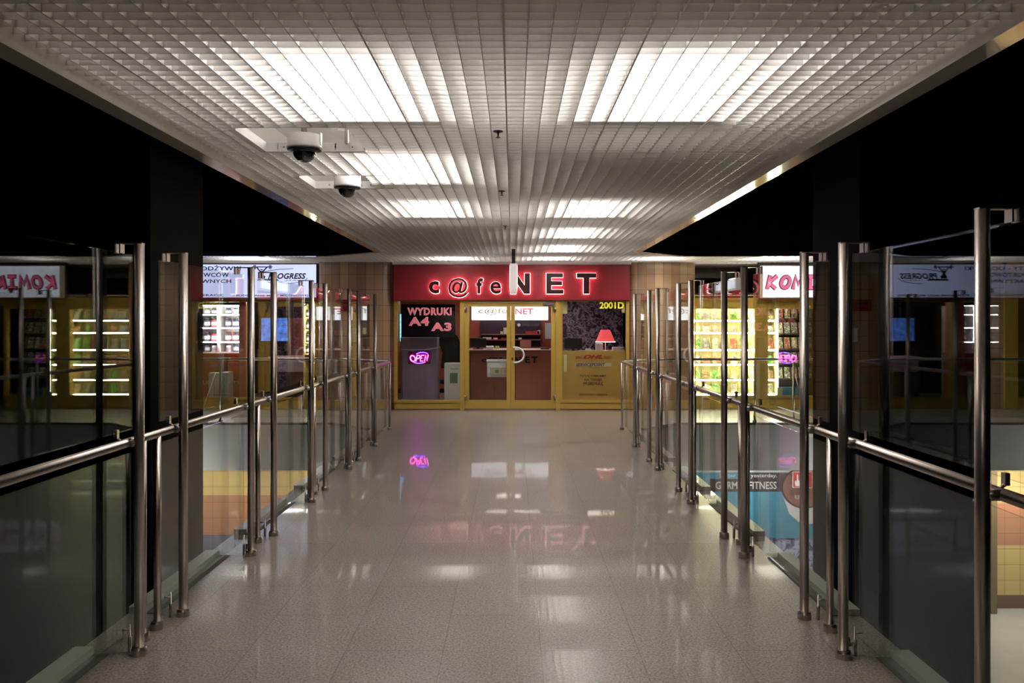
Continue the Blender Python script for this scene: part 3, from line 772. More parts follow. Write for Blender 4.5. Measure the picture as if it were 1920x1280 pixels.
# back shelf unit
sh = thing('shelf_unit', 'dark plum wall shelf unit behind the cafe counter', 'shelf', (0, 20.0, 1.0))
ys0 = 19.9
m_ = MB(); m_.box(PX(901, ys0), PX(1014, ys0), 20.2, 20.25, PZ(658, ys0), PZ(600, ys0)); m_.build('back_panel', 'plum', sh)
for py in (627, 637, 652): 
    m_ = MB(); m_.box(PX(901, ys0), PX(1014, ys0), ys0, 20.2, PZ(py+1, ys0), PZ(py-1, ys0)); m_.build('shelf_board', 'counter', sh)
sgn = thing('wall_sign', 'dim white lettered sign with a round dot above the cafe shelf', 'sign', (PX(990, ys0), 20.1, PZ(611, ys0)))
m_ = MB(); m_.tube([(PX(973, ys0), 20.08, PZ(609, ys0)), (PX(973, ys0), 20.12, PZ(609, ys0))], .04, 16); m_.build('dot', 'paper', sgn)
text('lettering', 'EXPRESS COURIER', 'greytext', PX(979, ys0), PX(1012, ys0), PZ(611.5, ys0), PZ(606.5, ys0), 20.09, sgn)
random.seed(3)
for i, (px, w_, h_, m) in enumerate([(905, 16, 4, 'paper'), (925, 8, 3, 'rose'), (940, 10, 3, 'firered'), (944, 8, 12, 'cream'), (938, 5, 5, 'cream'), (972, 6, 3, 'paper'), (1008, 5, 7, 'paper'), (985, 14, 5, 'firered'), (1000, 12, 6, 'firered')]):
    zb = PZ(626, ys0) if h_ > 4 else PZ(636, ys0)
    x = PX(px, ys0)
    tag(box('box' if h_ < 8 else 'card', m, x, x+w_*ys0/F, ys0+.05, ys0+.16, zb, zb+h_*ys0/F, b=.004),
        ['white flat paper pack at the left end of the cafe shelf', 'small rose box on the lower cafe shelf', 'small red box beside the rose box on the cafe shelf', 'tall cream card standing on the upper cafe shelf', 'small cream card leaning left of the tall cream card', 'small white box in the middle of the lower cafe shelf', 'white box on the upper shelf at the right end', 'long red box on the upper cafe shelf', 'red box near the right end of the upper cafe shelf'][i], 'box')
# terracotta wing with a notice
tag(box('notice', 'paper', PX(1024, 19.6), PX(1038, 19.6), 20.27, 20.285, PZ(636, 19.6), PZ(605, 19.6)), 'white paper notice on the terracotta wall right of the doors', 'notice')
tag(box('cardboard_box', 'counterpink', PX(975, 19.9), PX(996, 19.9), 19.9, 20.15, PZ(651, 19.9), PZ(638.2, 19.9), b=.01), 'plain pinkish box standing below the red boxes behind the counter', 'box')
# main counter
yc = 16.9
ct = thing('counter', 'long wooden reception counter with rose front and pale top', 'counter', (0, yc, 0))
zc = PZ(655, yc)
m_ = MB(); m_.box(PX(852, yc), PX(1040, yc), yc, yc+.7, 0, zc-.03); m_.build('counter_body', 'counter', ct)
m_ = MB(); m_.bbox(PX(850, yc), PX(1042, yc), yc-.05, yc+.75, zc-.035, zc, .008); m_.build('counter_top', 'countertop', ct)
for k, (a, b) in enumerate(((853, 882), (883, 925), (926, 966), (967, 1039))):
    m_ = MB(); m_.bbox(PX(a, yc), PX(b, yc), yc-.015, yc, .05, zc-.05, .004); m_.build('front_panel', 'counterpink' if k == 3 else 'counter', ct)
text('lettering', 'c@fe', 'ink', PX(903, yc), PX(952, yc), PZ(681, yc), PZ(669, yc), yc-.022, ct, bold=.03)
for ch, a, b in (('N', 962, 978), ('E', 985, 994), ('T', 996, 1008)):
    ax, bx, az, bz = PX(a, yc), PX(b, yc), PZ(680, yc), PZ(668, yc)
    m_ = MB(); m_.prism_xz([(ax+u*(bx-ax), az+v*(bz-az)) for u, v in poly_letter(ch)], yc-.03, yc-.016); m_.build('lettering', 'ink', ct)
def monitor(x0, x1, z0, z1, y, label):
    t = thing('computer_monitor', label, 'monitor', ((x0+x1)/2, y+.1, z0-.0))
    m_ = MB(); m_.bbox(x0, x1, y, y+.04, z0+.05, z1, .008); m_.build('screen_back', 'blackplastic', t)
    m_ = MB(); m_.box((x0+x1)/2-.03, (x0+x1)/2+.03, y+.04, y+.08, z0+.01, z0+.2); m_.build('stand', 'blackplastic', t)
    m_ = MB(); m_.bbox((x0+x1)/2-.11, (x0+x1)/2+.11, y-.02, y+.16, z0, z0+.012, .004); m_.build('foot', 'blackplastic', t)
monitor(PX(880, yc), PX(911, yc), zc, PZ(634, yc), yc+.2, 'black computer monitor on the left part of the cafe counter')
tag(box('paper_box', 'paper', PX(911, yc), PX(925, yc), yc+.1, yc+.3, zc, zc+.07, b=.01), 'low white paper tray on the cafe counter beside the monitor', 'box')
for px_, lb_ in ((930, 'left of two small pale cups on the cafe counter'), (934, 'right of two small pale cups on the cafe counter')):
    m_ = MB(); m_.lathe(PX(px_, yc), yc+.2, [(.014, zc), (.02, zc+.07)], 12); tag(m_.build('cup', 'cream'), lb_, 'cup', 'cups on the counter')
m_ = MB(); m_.bbox(PX(1014, yc), PX(1030, yc), yc+.1, yc+.25, zc, zc+.035, .01); tag(m_.build('stapler', 'blackplastic'), 'dark desk device at the right end of the cafe counter', 'device')
# leaflet dispenser behind the left door
yd = YS+.08
ld = thing('leaflet_box', 'pale grey leaflet box hung behind the left door glass', 'leaflet box', (PX(931, yd), yd, PZ(709, yd)))
m_ = MB(); m_.bbox(PX(913, yd), PX(950, yd), yd, yd+.10, PZ(707, yd), PZ(676, yd), .015); m_.build('body', 'card', ld)
m_ = MB(); m_.bbox(PX(912, yd), PX(951, yd), yd-.01, yd+.11, PZ(678, yd), PZ(674, yd), .006); m_.build('lid', 'paper', ld)
m_ = MB(); m_.bbox(PX(919, yd), PX(950, yd), yd-.02, yd, PZ(702, yd), PZ(688, yd), .004); m_.build('front_pocket', 'silver', ld)
box('label', 'green', PX(928, yd), PX(935, yd), yd-.024, yd-.021, PZ(699, yd), PZ(693, yd), ld)
# small white box right of the doors
y2 = YS+.12
tag(box('letter_box', 'cream', PX(1055, y2), PX(1063, y2), YS+.014, YS+.09, PZ(696, y2), PZ(664, y2), b=.01), 'narrow pale box behind the glass at the left edge of the right window', 'box')
tag(box('sticker', 'cream', PX(1054, y2), PX(1063, y2), YS+.02, YS+.025, PZ(588, YS), PZ(565, YS)), 'pale yellow paper at the top left of the right window', 'paper')
tag(box('sticker', 'cream', PX(1166, YS), PX(1172, YS), YS+.02, YS+.025, PZ(586, YS), PZ(563, YS)), 'pale narrow paper at the top right corner of the right window', 'paper')
# right window: mural, counter, monitor, lamp
ym = 19.0
tag(box('mural', 'mural', PX(1056, ym), PX(1215, ym), ym, ym+.04, 0, 2.6), 'large dark mural with pale purple splashes behind the red lamp', 'mural')
yr = 16.2
rc = thing('counter', 'low counter behind the ochre poster in the right window', 'counter', (PX(1115, yr), yr, 0))
zr = PZ(658, yr)
m_ = MB(); m_.box(PX(1056, yr), PX(1162, yr), yr-.2, yr+.6, 0, zr-.03); m_.build('counter_body', 'counter', rc)
m_ = MB(); m_.bbox(PX(1055, yr), PX(1164, yr), yr-.25, yr+.65, zr-.03, zr, .006); m_.build('counter_top', 'countertop', rc)
monitor(PX(1058, yr), PX(1092, yr), zr, PZ(634, yr), yr, 'black computer monitor in the right shop window')
lx = PX(1135, yr)
lt = thing('table_lamp', 'red cone shade table lamp glowing in the right shop window', 'lamp', (lx, yr, zr))
m_ = MB(); m_.lathe(lx, yr, [(.06, zr), (.06, zr+.012), (.008, zr+.02), (.008, zr+.28)], 20); m_.build('lamp_stand', 'domewhite', lt)
z0, z1 = PZ(640.5, yr), PZ(618, yr)
m_ = MB(); m_.lathe(lx, yr, [(.195, z0), (.095, z1), (.092, z1), (.190, z0)], 36, cap=False); m_.build('lamp_shade', 'lampshade', lt)
m_ = MB(); m_.lathe(lx, yr, [(.005, z0+.01), (.03, z0+.03), (.03, z0+.07), (.005, z0+.09)], 14); m_.build('bulb', 'lampglow', lt)
m_ = MB(); m_.lathe(lx, yr, [(.197, z0-.006), (.197, z0+.004), (.19, z0+.004), (.19, z0-.006)], 36, cap=False); m_.build('shade_hem', 'lampglow', lt)
for (a, b, c, dz, lb_) in ((1097, 1107, 653, 0, 'small white card standing left of the red lamp'), (1116, 1129, 643, 0, 'white paper stack standing just left of the red lamp foot'), (1147, 1170, 650, 0, 'low white device right of the red lamp')):
    tag(box('card' if a < 1140 else 'desk_phone', 'paper', PX(a, yr), PX(b, yr), yr-.15, yr-.02, zr, PZ(c, yr), b=.012), lb_, 'card' if a < 1140 else 'device')
# ochre courier poster in the right window
yp = YS+.018
po = thing('poster', 'ochre courier service poster filling the lower right window', 'poster', (PX(1113, YS), yp, PZ(750, YS)))
box('sheet', 'dhl', sx(1054), sx(1173), yp, yp+.006, sz(749), sz(657.5), po)
text('logo', 'DHL', 'dhlred', sx(1093), sx(1131), sz(672.5), sz(665), yp-.004, po, depth=.003, bold=.05, shear=.35)
for k in range(3): box('logo_bar', 'dhlred', sx(1079), sx(1091), yp-.003, yp-.001, sz(672.3-k*1.6), sz(671.6-k*1.6), po); box('logo_bar', 'dhlred', sx(1133), sx(1146), yp-.003, yp-.001, sz(672.3-k*1.6), sz(671.6-k*1.6), po)
box('strip', 'silver', sx(1078), sx(1146.5), yp-.002, yp, sz(687), sz(680), po)
text('lettering', 'SERVICEPOINT', 'ink', sx(1080), sx(1135), sz(686.5), sz(680.5), yp-.006, po, depth=.003, bold=.012, shear=.25)
for i, s_ in enumerate(('TUTAJ CZEKAMY', 'NA TWOJĄ', 'PRZESYŁKĘ')):
    wv = (1087, 1137, 702.5, 707.5) if i == 0 else ((1096, 1129, 709, 715.5) if i == 1 else (1094, 1131, 716, 722.5))
    text('lettering', s_, 'darkprint', sx(wv[0]), sx(wv[1]), sz(wv[3]), sz(wv[2]), yp-.006, po, depth=.003, bold=.015)
text('lettering', 'PRZESYŁKI KRAJOWE I ZAGRANICZNE', 'darkprint', sx(1086), sx(1139), sz(742), sz(738), yp-.006, po, depth=.003)
# left window: printing poster, kiosk, neon, chair, cartons
pw = thing('poster', 'black printing poster with rose letters in the left window', 'poster', (sx(802), YS+.03, sz(631)))
box('sheet', 'poster', sx(752), sx(853.5), YS+.02, YS+.028, sz(632), sz(570), pw)
for (s_, a, b, c, d) in (('WYDRUKI', 763.5, 846.5, 576.5, 591), ('A4', 766, 804.5, 594, 610.5), ('A3', 808, 846.5, 604.5, 620.5)):
    text('lettering', s_, 'rosepale', sx(a), sx(b), sz(d), sz(c), YS+.0195, pw, depth=.003, bold=.045, spacing=1.12)
    text('lettering', s_, 'rose', sx(a+.8), sx(b-.8), sz(d-.6), sz(c+.6), YS+.0165, pw, depth=.003, bold=.018, spacing=1.12)
ki = thing('cabinet', 'tall grey lilac cabinet behind the open sign', 'cabinet', (PX(786, 15.75), 15.75, 0))
m_ = MB(); m_.bbox(PX(751, 15.7), PX(820, 15.7), 15.7, 16.2, 0.02, PZ(632, 15.7), .015); m_.build('body', 'greycab', ki)
m_ = MB(); m_.bbox(PX(754, 15.7), PX(817, 15.7), 15.685, 15.70, .1, PZ(655, 15.7), .006); m_.build('door', 'greycab', ki)
ne = thing('neon_sign', 'small magenta and blue neon open sign in the left window', 'neon sign', (sx(785), YS+.06, sz(682)))
m_ = MB(); m_.bbox(sx(764.5), sx(806.5), YS+.055, YS+.075, sz(682.5), sz(658.5), .006); m_.build('back_panel', 'neonbox', ne)
def stroke(pts_, m, nm, r=.009):
    mm = MB(); mm.tube([(sx(a), YS+.04, sz(b)) for a, b in pts_], r, 8); mm.build(nm, m, ne)
def letterpts():
    O = [(773.5+4.6*math.cos(a)+.18*(-5.6*math.sin(a)), 672-5.6*math.sin(a)) for a in [2*PI*i/14 for i in range(15)]]
    yield O
    yield [(779.5, 677.5), (781.5, 666), (786, 666.2), (787.2, 669), (785, 671.8), (781, 672)]
    yield [(795, 666), (789.8, 666), (788.6, 671.2), (793, 671.2), (788.6, 671.2), (787.4, 677), (792.5, 677)]
    yield [(795.5, 677), (797.6, 665.6), (800.2, 676.4), (802.4, 665)]
for L_ in letterpts(): stroke(L_, 'neonred', 'neon_letter')
stroke([(780, 663.5), (787, 660.8), (795, 660.5), (802, 663)], 'neonblue', 'neon_stroke', .007)
stroke([(775, 679.5), (782, 681), (790, 680.8), (797, 679)], 'neonblue', 'neon_stroke', .007)
mm = MB(); mm.tube([(sx(750), YS+.05, sz(654.5)), (sx(770), YS+.05, sz(655.5)), (sx(800), YS+.05, sz(655)), (sx(826), YS+.05, sz(651))], .003, 6)
tag(mm.build('cable', 'paper'), 'thin pale cable sagging across the left window above the open sign', 'cable')
tag(box('wall_screen', 'screencyan', sx(743), sx(750.5), YS+.5, YS+.53, sz(641), sz(588), b=.004), 'narrow cyan lit screen at the left edge of the left window', 'screen')
# chair with coat
oc = thing('office_chair', 'black office chair back seen behind the white carton', 'chair', (PX(844, 16.3), 16.3, 0))
m_ = MB(); xa, xb = PX(824, 16.2), PX(864, 16.2)
prof = [(xa+.03, PZ(690, 16.2)), (xa+.06, PZ(660, 16.2)), (xa-.02, PZ(640, 16.2)), (xa+.03, PZ(629, 16.2)), (xb-.08, PZ(628, 16.2)), (xb, PZ(642, 16.2)), (xb+.03, PZ(670, 16.2)), (xb, PZ(690, 16.2))]
m_.prism_xz(prof[::-1], 16.15, 16.28); m_.build('backrest', 'blackfabric', oc)
m_ = MB(); m_.bbox(xa, xb+.05, 16.2, 16.7, .42, .52, .03); m_.build('seat', 'blackfabric', oc)
m_ = MB(); m_.tube([((xa+xb)/2, 16.45, .06), ((xa+xb)/2, 16.45, .42)], .03, 12)
for k in range(5):
    a = 2*PI*k/5+.3; m_.tube([((xa+xb)/2, 16.45, .09), ((xa+xb)/2+.28*math.cos(a), 16.45+.28*math.sin(a), .04)], .018, 8)
m_.build('base', 'blackplastic', oc)
wc = thing('carton', 'white cardboard carton with green picture in the left window', 'box', (PX(849, 15.6), 15.6, 0.02))
m_ = MB(); m_.bbox(PX(833, 15.5), PX(862.5, 15.5), 15.5, 15.85, .02, PZ(681, 15.5), .004); m_.build('body', 'card', wc)
box('picture', 'green', PX(843.5, 15.5), PX(858, 15.5), 15.494, 15.499, PZ(718, 15.5), PZ(699, 15.5), wc)
text('lettering', 'Panasonic', 'greytext', PX(844, 15.5), PX(860, 15.5), PZ(692.5, 15.5), PZ(689, 15.5), 15.494, wc)

# ------------------------------------------------------------------ hanging double sided sign over the bridge end
hs = thing('hanging_sign', 'narrow white double sided sign hanging edge on from the ceiling', 'sign', (.01, 13.0, 2.17))
xs0, xs1 = -.048, .062
m_ = MB(); m_.bbox(xs0, xs1, 12.2, 13.7, 2.165, 2.56, .006); m_.build('casing', 'litcase', hs)
for face, xa_ in (('+x', xs0-.004), ('-x', xs1+.004)):
    m_ = MB(); m_.box(xa_-.002, xa_+.002, 12.24, 13.66, 2.19, 2.54); m_.build('lit_face', 'signwhite', hs)
text('lettering', 'c@feNET', 'ink', 12.35, 13.5, 2.28, 2.46, 0, hs, face='-x', xat=xs1+.006, bold=.02)
text('lettering', 'c@feNET', 'ink', 12.35, 13.5, 2.28, 2.46, 0, hs, face='+x', xat=xs0-.006, bold=.02)
for y in (12.5, 13.4):
    m_ = MB(); m_.box(-.022, .034, y-.02, y+.02, 2.56, 2.85); m_.build('hanger', 'blackplastic', hs)

# ------------------------------------------------------------------ side shops
def side_window(nm, x0, x1, zt_, sill, y=YG, m='yellow'):
    t = bpy.data.objects.new(nm, None); C.objects.link(t); t.location = ((x0+x1)/2, y, 0); t['kind'] = 'structure'
    m_ = MB(); frame_rect(m_, x0, x1, .0, zt_, y-.03, y+.05, .07, .07, .06, sill); m_.box(x0, x1, y-.045, y-.03, sill-.03, sill+.02); m_.build('window_frame', m, t)
    box('window_pane', 'shopglass', x0+.07, x1-.07, y+.005, y+.013, sill+.02, zt_-.06, t)
    return t
def gx(px, Y=YG): return PX(px, Y)
def gz(py, Y=YG): return PZ(py, Y)
def shelf_unit(label, mat_, x0, x1, zs, y0, depth, posts=(), back=None, thick=.03, top=None, led=None, name='shelf_unit'):
    t = thing(name, label, 'shelf', ((x0+x1)/2, y0+depth/2, 0))
    ztop = top or zs[-1]
    m_ = MB(); m_.box(x0-.02, x0, y0, y0+depth, 0, ztop); m_.box(x1, x1+.02, y0, y0+depth, 0, ztop)
    for p in posts: m_.box(p-.02, p+.02, y0, y0+depth, zs[0], ztop)
    m_.build('upright', mat_, t)
    m_ = MB(); m_.box(x0, x1, y0+depth, y0+depth+.02, 0, ztop); m_.build('back_panel', back or mat_, t)
    for z in zs:
        m_ = MB(); m_.box(x0, x1, y0, y0+depth, z-thick, z); m_.build('shelf_board', mat_, t)
        if led and z > zs[0]-.01:
            m_ = MB(); m_.tube([(x0+.02, y0-.012, z-thick/2), (x1-.02, y0-.012, z-thick/2)], .014, 8); m_.build('light_strip', led, t)
    return t

# ---- supplement shop on the left
XL0, XL1 = -8.4, gx(597)
ysn = 15.40
def nx(px): return PX(px, ysn)
def nz(py): return PZ(py, ysn)
ss = thing('shop_sign', 'long pale blue lit supplement shop sign with dark capital lettering', 'sign', ((XL0+nx(596))/2, ysn, nz(558.5)))
m_ = MB(); frame_rect(m_, XL0, nx(596.5), nz(559.5), nz(493.8), ysn-.03, ysn+.1, .03, .03, .02, .02); m_.build('sign_frame', 'blackplastic', ss)
m_ = MB(); m_.box(XL0+.03, nx(596.5)-.03, ysn-.01, ysn+.02, nz(558.5), nz(495)); m_.build('light_panel', 'signblue', ss)
ty = ysn-.02
for (s_, a, b, c, d) in (('SUPLEMENTY - ODŻYWKI', 266, 452, 497, 507), ('DLA SPORTOWCÓW', 302, 430, 509.5, 519), ('I OSÓB AKTYWNYCH', 290, 434, 522, 530.5), ('- REGENERACJĘ', 335, 420, 551, 556.5), ('- BUDOWANIE MASY MIĘŚNIOWEJ', 438, 578, 551, 556.5), ('- REDUKCJĘ', 230, 300, 551, 556.5)):
    text('lettering', s_, 'ink', nx(a), nx(b), nz(d), nz(c), ty, ss, depth=.006, bold=.02, spacing=1.06)
text('logo_lettering', 'PROGRESS', 'ink', nx(503), nx(574), nz(523), nz(512), ty, ss, depth=.006, bold=.035, shear=.3, spacing=1.06)
# weightlifter mark
def mark(pts_, r, nm='logo_mark'):
    mm = MB(); mm.tube([(nx(a), ty+.003, nz(b)) for a, b in pts_], r, 6, radii=None); return mm
mm = mark([(473, 500.5), (511, 500.5)], .010); mm.build('logo_mark', 'ink', ss)
mm = MB()
for a in (476, 478.5, 505, 507.5): mm.box(nx(a), nx(a+1.6), ty, ty+.006, nz(504.5), nz(496.5))
mm.build('logo_mark', 'ink', ss)
mm = mark([(482, 501), (487, 507.5), (491, 509.5), (495, 507.5), (501, 501)], .013); mm.build('logo_mark', 'ink', ss)
mm = mark([(491, 504.8), (491, 506.6)], .022); mm.build('logo_mark', 'ink', ss)
mm = MB(); mm.prism_xz([(nx(487), nz(508)), (nx(488.5), nz(515)), (nx(485), nz(518)), (nx(486), nz(522)), (nx(497), nz(522)), (nx(498), nz(518)), (nx(493.5), nz(515)), (nx(495), nz(508))], ty, ty+.006); mm.build('logo_mark', 'ink', ss)
mm = MB(); mm.prism_xz([(nx(482), nz(526)), (nx(485), nz(522.7)), (nx(520), nz(522.9)), (nx(524), nz(526))], ty, ty+.006); mm.build('logo_mark', 'ink', ss)
mm = mark([(490, 511), (505, 507.5), (525, 504.8), (550, 503.8)], .006); mm.build('logo_mark', 'ink', ss)
mm = mark([(577, 521), (572, 526), (560, 529.5), (540, 531.5), (530, 531.8)], .006); mm.build('logo_mark', 'ink', ss)
text('logo_lettering', 'sklep', 'ink', nx(534), nx(568), nz(527.5), nz(524), ty, ss, depth=.004, shear=.4)
struct(box('wall_front_left', 'fascia', XL0, XL1, YG, YG+.08, gz(494), 3.3))
zt2 = nz(560)
side_window('window_3', gx(468), XL1+.0, zt2, .20)
side_window('window_4', -6.6, gx(470.5), zt2, .20)
side_window('window_5', XL0, -6.62, zt2, .20)
tag(text('unit_number', '2001E', 'inkblack', gx(548), gx(594), gz(574), gz(563.5), YG-.004, None, depth=.004, bold=.02), 'dark unit number 2001E under the blue supplement sign', 'number')
# interior
struct(box('wall_supplements_back', 'darkwall', -8.6, -3.62, 19.4, 19.5, 0, 3.3))
struct(box('wall_supplements_left', 'darkwall', -8.7, -8.6, 15.6, 19.5, 0, 3.3))
struct(box('wall_supplements_right', 'counter', -3.74, -3.70, 16.1, 19.5, 0, 3.3))
struct(box('ceiling_supplements', 'darkwall', -8.6, -3.62, 15.6, 19.5, 2.6, 2.66))
struct(box('wall_supplements_pier', 'counterpink', PX(456, 15.8), PX(469, 15.8), 15.56, 16.0, 0, 2.6))
tl = thing('strip_light', 'long white strip light under the supplement shop ceiling', 'ceiling light', (PX(530, 16), 16.0, 2.2))
m_ = MB(); m_.bbox(PX(482, 16.), PX(590, 16.), 15.97, 16.05, PZ(563, 16.), PZ(560, 16.), .005); m_.build('casing', 'housing', tl)
m_ = MB(); m_.tube([(PX(484, 16.), 16.01, PZ(564.5, 16.)), (PX(588, 16.), 16.01, PZ(564.5, 16.))], .012, 8); m_.build('fluorescent_tube', 'ledwhite', tl)
for xx in (PX(490, 16.), PX(585, 16.)):
    m_ = MB(); m_.tube([(xx, 16.01, PZ(560.5, 16.)), (xx, 16.01, 2.601)], .005, 6); m_.build('hanging_rod', 'steel_dark', tl)
yj = 16.6
def jx(px): return PX(px, yj)
def jz(py): return PZ(py, yj)
zs = [jz(660), jz(640), jz(613.5), jz(589)]
xs0_, xs1_ = jx(364), jx(454)
su = shelf_unit('white lit shelf unit full of jars in the supplement shop window', 'whiteshelf', xs0_, xs1_, zs, yj, .3, posts=(jx(409.5),), top=jz(573))
for x0_, x1_ in ((xs0_, xs1_),):
    for z in zs[1:]+[jz(572)]:
        m_ = MB(); m_.tube([(x0_+.02, yj-.02, z-.012), (x1_-.02, yj-.02, z-.012)], .010, 8); m_.build('light_strip', 'ledwhite', su)
    m_ = MB(); m_.tube([(jx(409.5), yj-.02, zs[1]), (jx(409.5), yj-.02, jz(573))], .018, 8); m_.tube([(jx(453), yj-.02, zs[0]), (jx(453), yj-.02, jz(573))], .018, 8); m_.build('light_strip', 'ledwhite', su)
sizes = {0: (.055, .17), 1: (.062, .20), 2: (.062, .19), 3: (.055, .13)}
jn = {'jar_plum': 'plum', 'jar_red': 'red', 'jar_black': 'black', 'jar_pale': 'pale', 'jar_navy': 'navy', 'jar_olive': 'olive'}
random.seed(11)
protos = {}
rown = ['bottom', 'second lowest', 'second highest', 'top']
cnt = {}
def jar(x, y, z, r, h, m, label, group):
    k = (round(r, 3), round(h, 3), m.name)
    if k not in protos:
        t = thing('supplement_jar', label, 'jar', (x, y, z), group)
        m_ = MB(); m_.lathe(x, y, [(r*.92, z), (r, z+.01), (r, z+h*.74), (r*.8, z+h*.82)], 14); m_.build('body', m, t)
        m_ = MB(); m_.lathe(x, y, [(r*.82, z+h*.82), (r*.84, z+h*.84), (r*.84, z+h), (r*.78, z+h*1.01)], 14); m_.build('lid', 'blackplastic', t)
        m_ = MB(); m_.lathe(x, y, [(r*1.008, z+h*.22), (r*1.008, z+h*.6)], 14, cap=False); m_.build('wrap_label', 'paper' if m.name != 'jar_pale' else 'greycab', t)
        protos[k] = t; return t
    return dup(protos[k], (x, y, z), label, group)
for ri, z in enumerate(zs):
    r, h = sizes[ri]
    xx = xs0_+.09; i = 0
    while xx < xs1_-.07:
        if abs(xx-jx(409.5)) > .075:
            m = random.choice(jars[:2] if ri == 1 else jars)
            side = 'left' if xx < jx(409.5) else 'right'
            jar(xx, yj+.10, z, r, h, m, '%s jar on the %s row of the white lit shelf, %s compartment' % (jn[m.name], rown[ri], side), '%s jars, %s row, %s compartment' % (jn[m.name], rown[ri], side))
        xx += .148; i += 1
# narrow lit shelf at the right edge
zs2 = [jz(662), jz(641), jz(617), jz(594)]
sv = shelf_unit('narrow yellowish lit shelf at the right edge of the supplement shop window', 'shelfwhite', jx(571), jx(588), zs2, yj, .3, top=jz(569))
m_ = MB(); m_.tube([(jx(589), yj-.02, jz(662)), (jx(589), yj-.02, jz(569))], .012, 8); m_.build('light_strip', 'leds', sv)
for ri, z in enumerate(zs2):
    for k, xx in enumerate((jx(575.3), jx(583.8))):
        m = jars[(ri*2+k) % 6]
        jar(xx, yj+.10, z, .04, .15, m, '%s jar on the %s row of the narrow lit shelf' % (jn[m.name], rown[ri]), '%s jars on the %s row of the narrow shelf' % (jn[m.name], rown[ri]))
# counters, monitor, cartons
cs = thing('counter', 'brown display counter under the lit jars in the supplement shop', 'counter', (PX(430, 16.1), 16.3, 0))
m_ = MB(); m_.box(PX(372, 16.1), PX(455, 16.1), 16.1, 16.55, 0, PZ(662, 16.1)); m_.build('counter_body', 'counter', cs)
m_ = MB(); m_.bbox(PX(430, 16.1), PX(453, 16.1), 16.08, 16.1, PZ(700, 16.1), PZ(664, 16.1), .005); m_.build('red_panel', 'firered', cs)
tag(text('window_lettering', 'SUPPLEMENTS', 'silver', gx(375), gx(449), gz(720), gz(714), YG-.004, None, depth=.003, bold=.01), 'silver SUPPLEMENTS lettering low on the supplement shop window', 'lettering')
cs = thing('counter', 'long dark counter with glass front behind the supplement shop door', 'counter', (PX(530, 17), 17.2, 0))
m_ = MB(); m_.box(PX(505, 17), PX(578, 17), 17, 17.6, 0, PZ(671, 17)); m_.build('counter_body', 'darkwall', cs)
m_ = MB(); m_.bbox(PX(503, 17), PX(580, 17), 16.96, 17.64, PZ(671, 17), PZ(668.5, 17), .005); m_.build('counter_top', 'countertop', cs)
m_ = MB(); m_.bbox(PX(506, 17), PX(577, 17), 16.98, 16.995, PZ(697, 17), PZ(674, 17), .004); m_.build('front_panel', 'greycab', cs)
ms = thing('wall_screen', 'large blue glowing screen hanging in the supplement shop', 'screen', (PX(515, 18.5), 18.5, PZ(640, 18.5)))
m_ = MB(); m_.bbox(PX(488, 18.5), PX(541, 18.5), 18.5, 18.56, PZ(641, 18.5), PZ(594, 18.5), .01); m_.build('casing', 'blackplastic', ms)
box('display', 'screen', PX(490, 18.5), PX(539, 18.5), 18.49, 18.499, PZ(639, 18.5), PZ(596, 18.5), ms)
m_ = MB(); m_.tube([(PX(515, 18.5), 18.53, PZ(594, 18.5)), (PX(515, 18.5), 18.53, 2.601)], .02, 8); m_.build('ceiling_pole', 'steel_dark', ms)
dk = thing('back_cabinet', 'dark red brown wall cabinet at the back of the supplement shop', 'cabinet', (PX(560, 19), 19.2, 0))
m_ = MB(); m_.bbox(PX(540, 19), PX(578, 19), 19.0, 19.39, 0, PZ(596, 19), .01); m_.build('body', 'counter', dk)
for py in (620, 640, 655):
    m_ = MB(); m_.box(PX(541, 19), PX(577, 19), 18.98, 19.0, PZ(py, 19), PZ(py-1.2, 19)); m_.build('shelf_edge', 'orange', dk)
for (a, b, t_, base, lb_) in ((391, 425, 699, 0, 'taller white carton standing in the supplement shop window'), (426, 428.5, 722, 0, 'lower white carton right of the taller one')):
    if a == 426: a, b = 413, 427.5
    y_ = 15.62 if a == 391 else 15.60
    if a == 391: b = 412.5
    t = thing('carton', lb_, 'box', (gx((a+b)/2), y_+.15, 0))
    m_ = MB(); m_.bbox(PX(a, y_), PX(b, y_), y_, y_+.3, .0, PZ(t_, y_) if a == 391 else PZ(698, y_), .006); m_.build('body', 'card', t)
    m_ = MB(); m_.box(PX(a, y_), PX(b, y_), y_-.001, y_, .25, .26); m_.box(PX((a+b)/2-.4, y_), PX((a+b)/2+.4, y_), y_-.002, y_, .0, .6); m_.build('tape', 'greytext', t)
m_ = MB(); m_.tube([(PX(385.5, 15.45), 15.35, .05), (PX(404, 15.45), 15.45, PZ(699, 15.45))], .008, 8); tag(m_.build('stick', 'domewhite'), 'thin white stick leaning against the supplement shop window', 'stick')

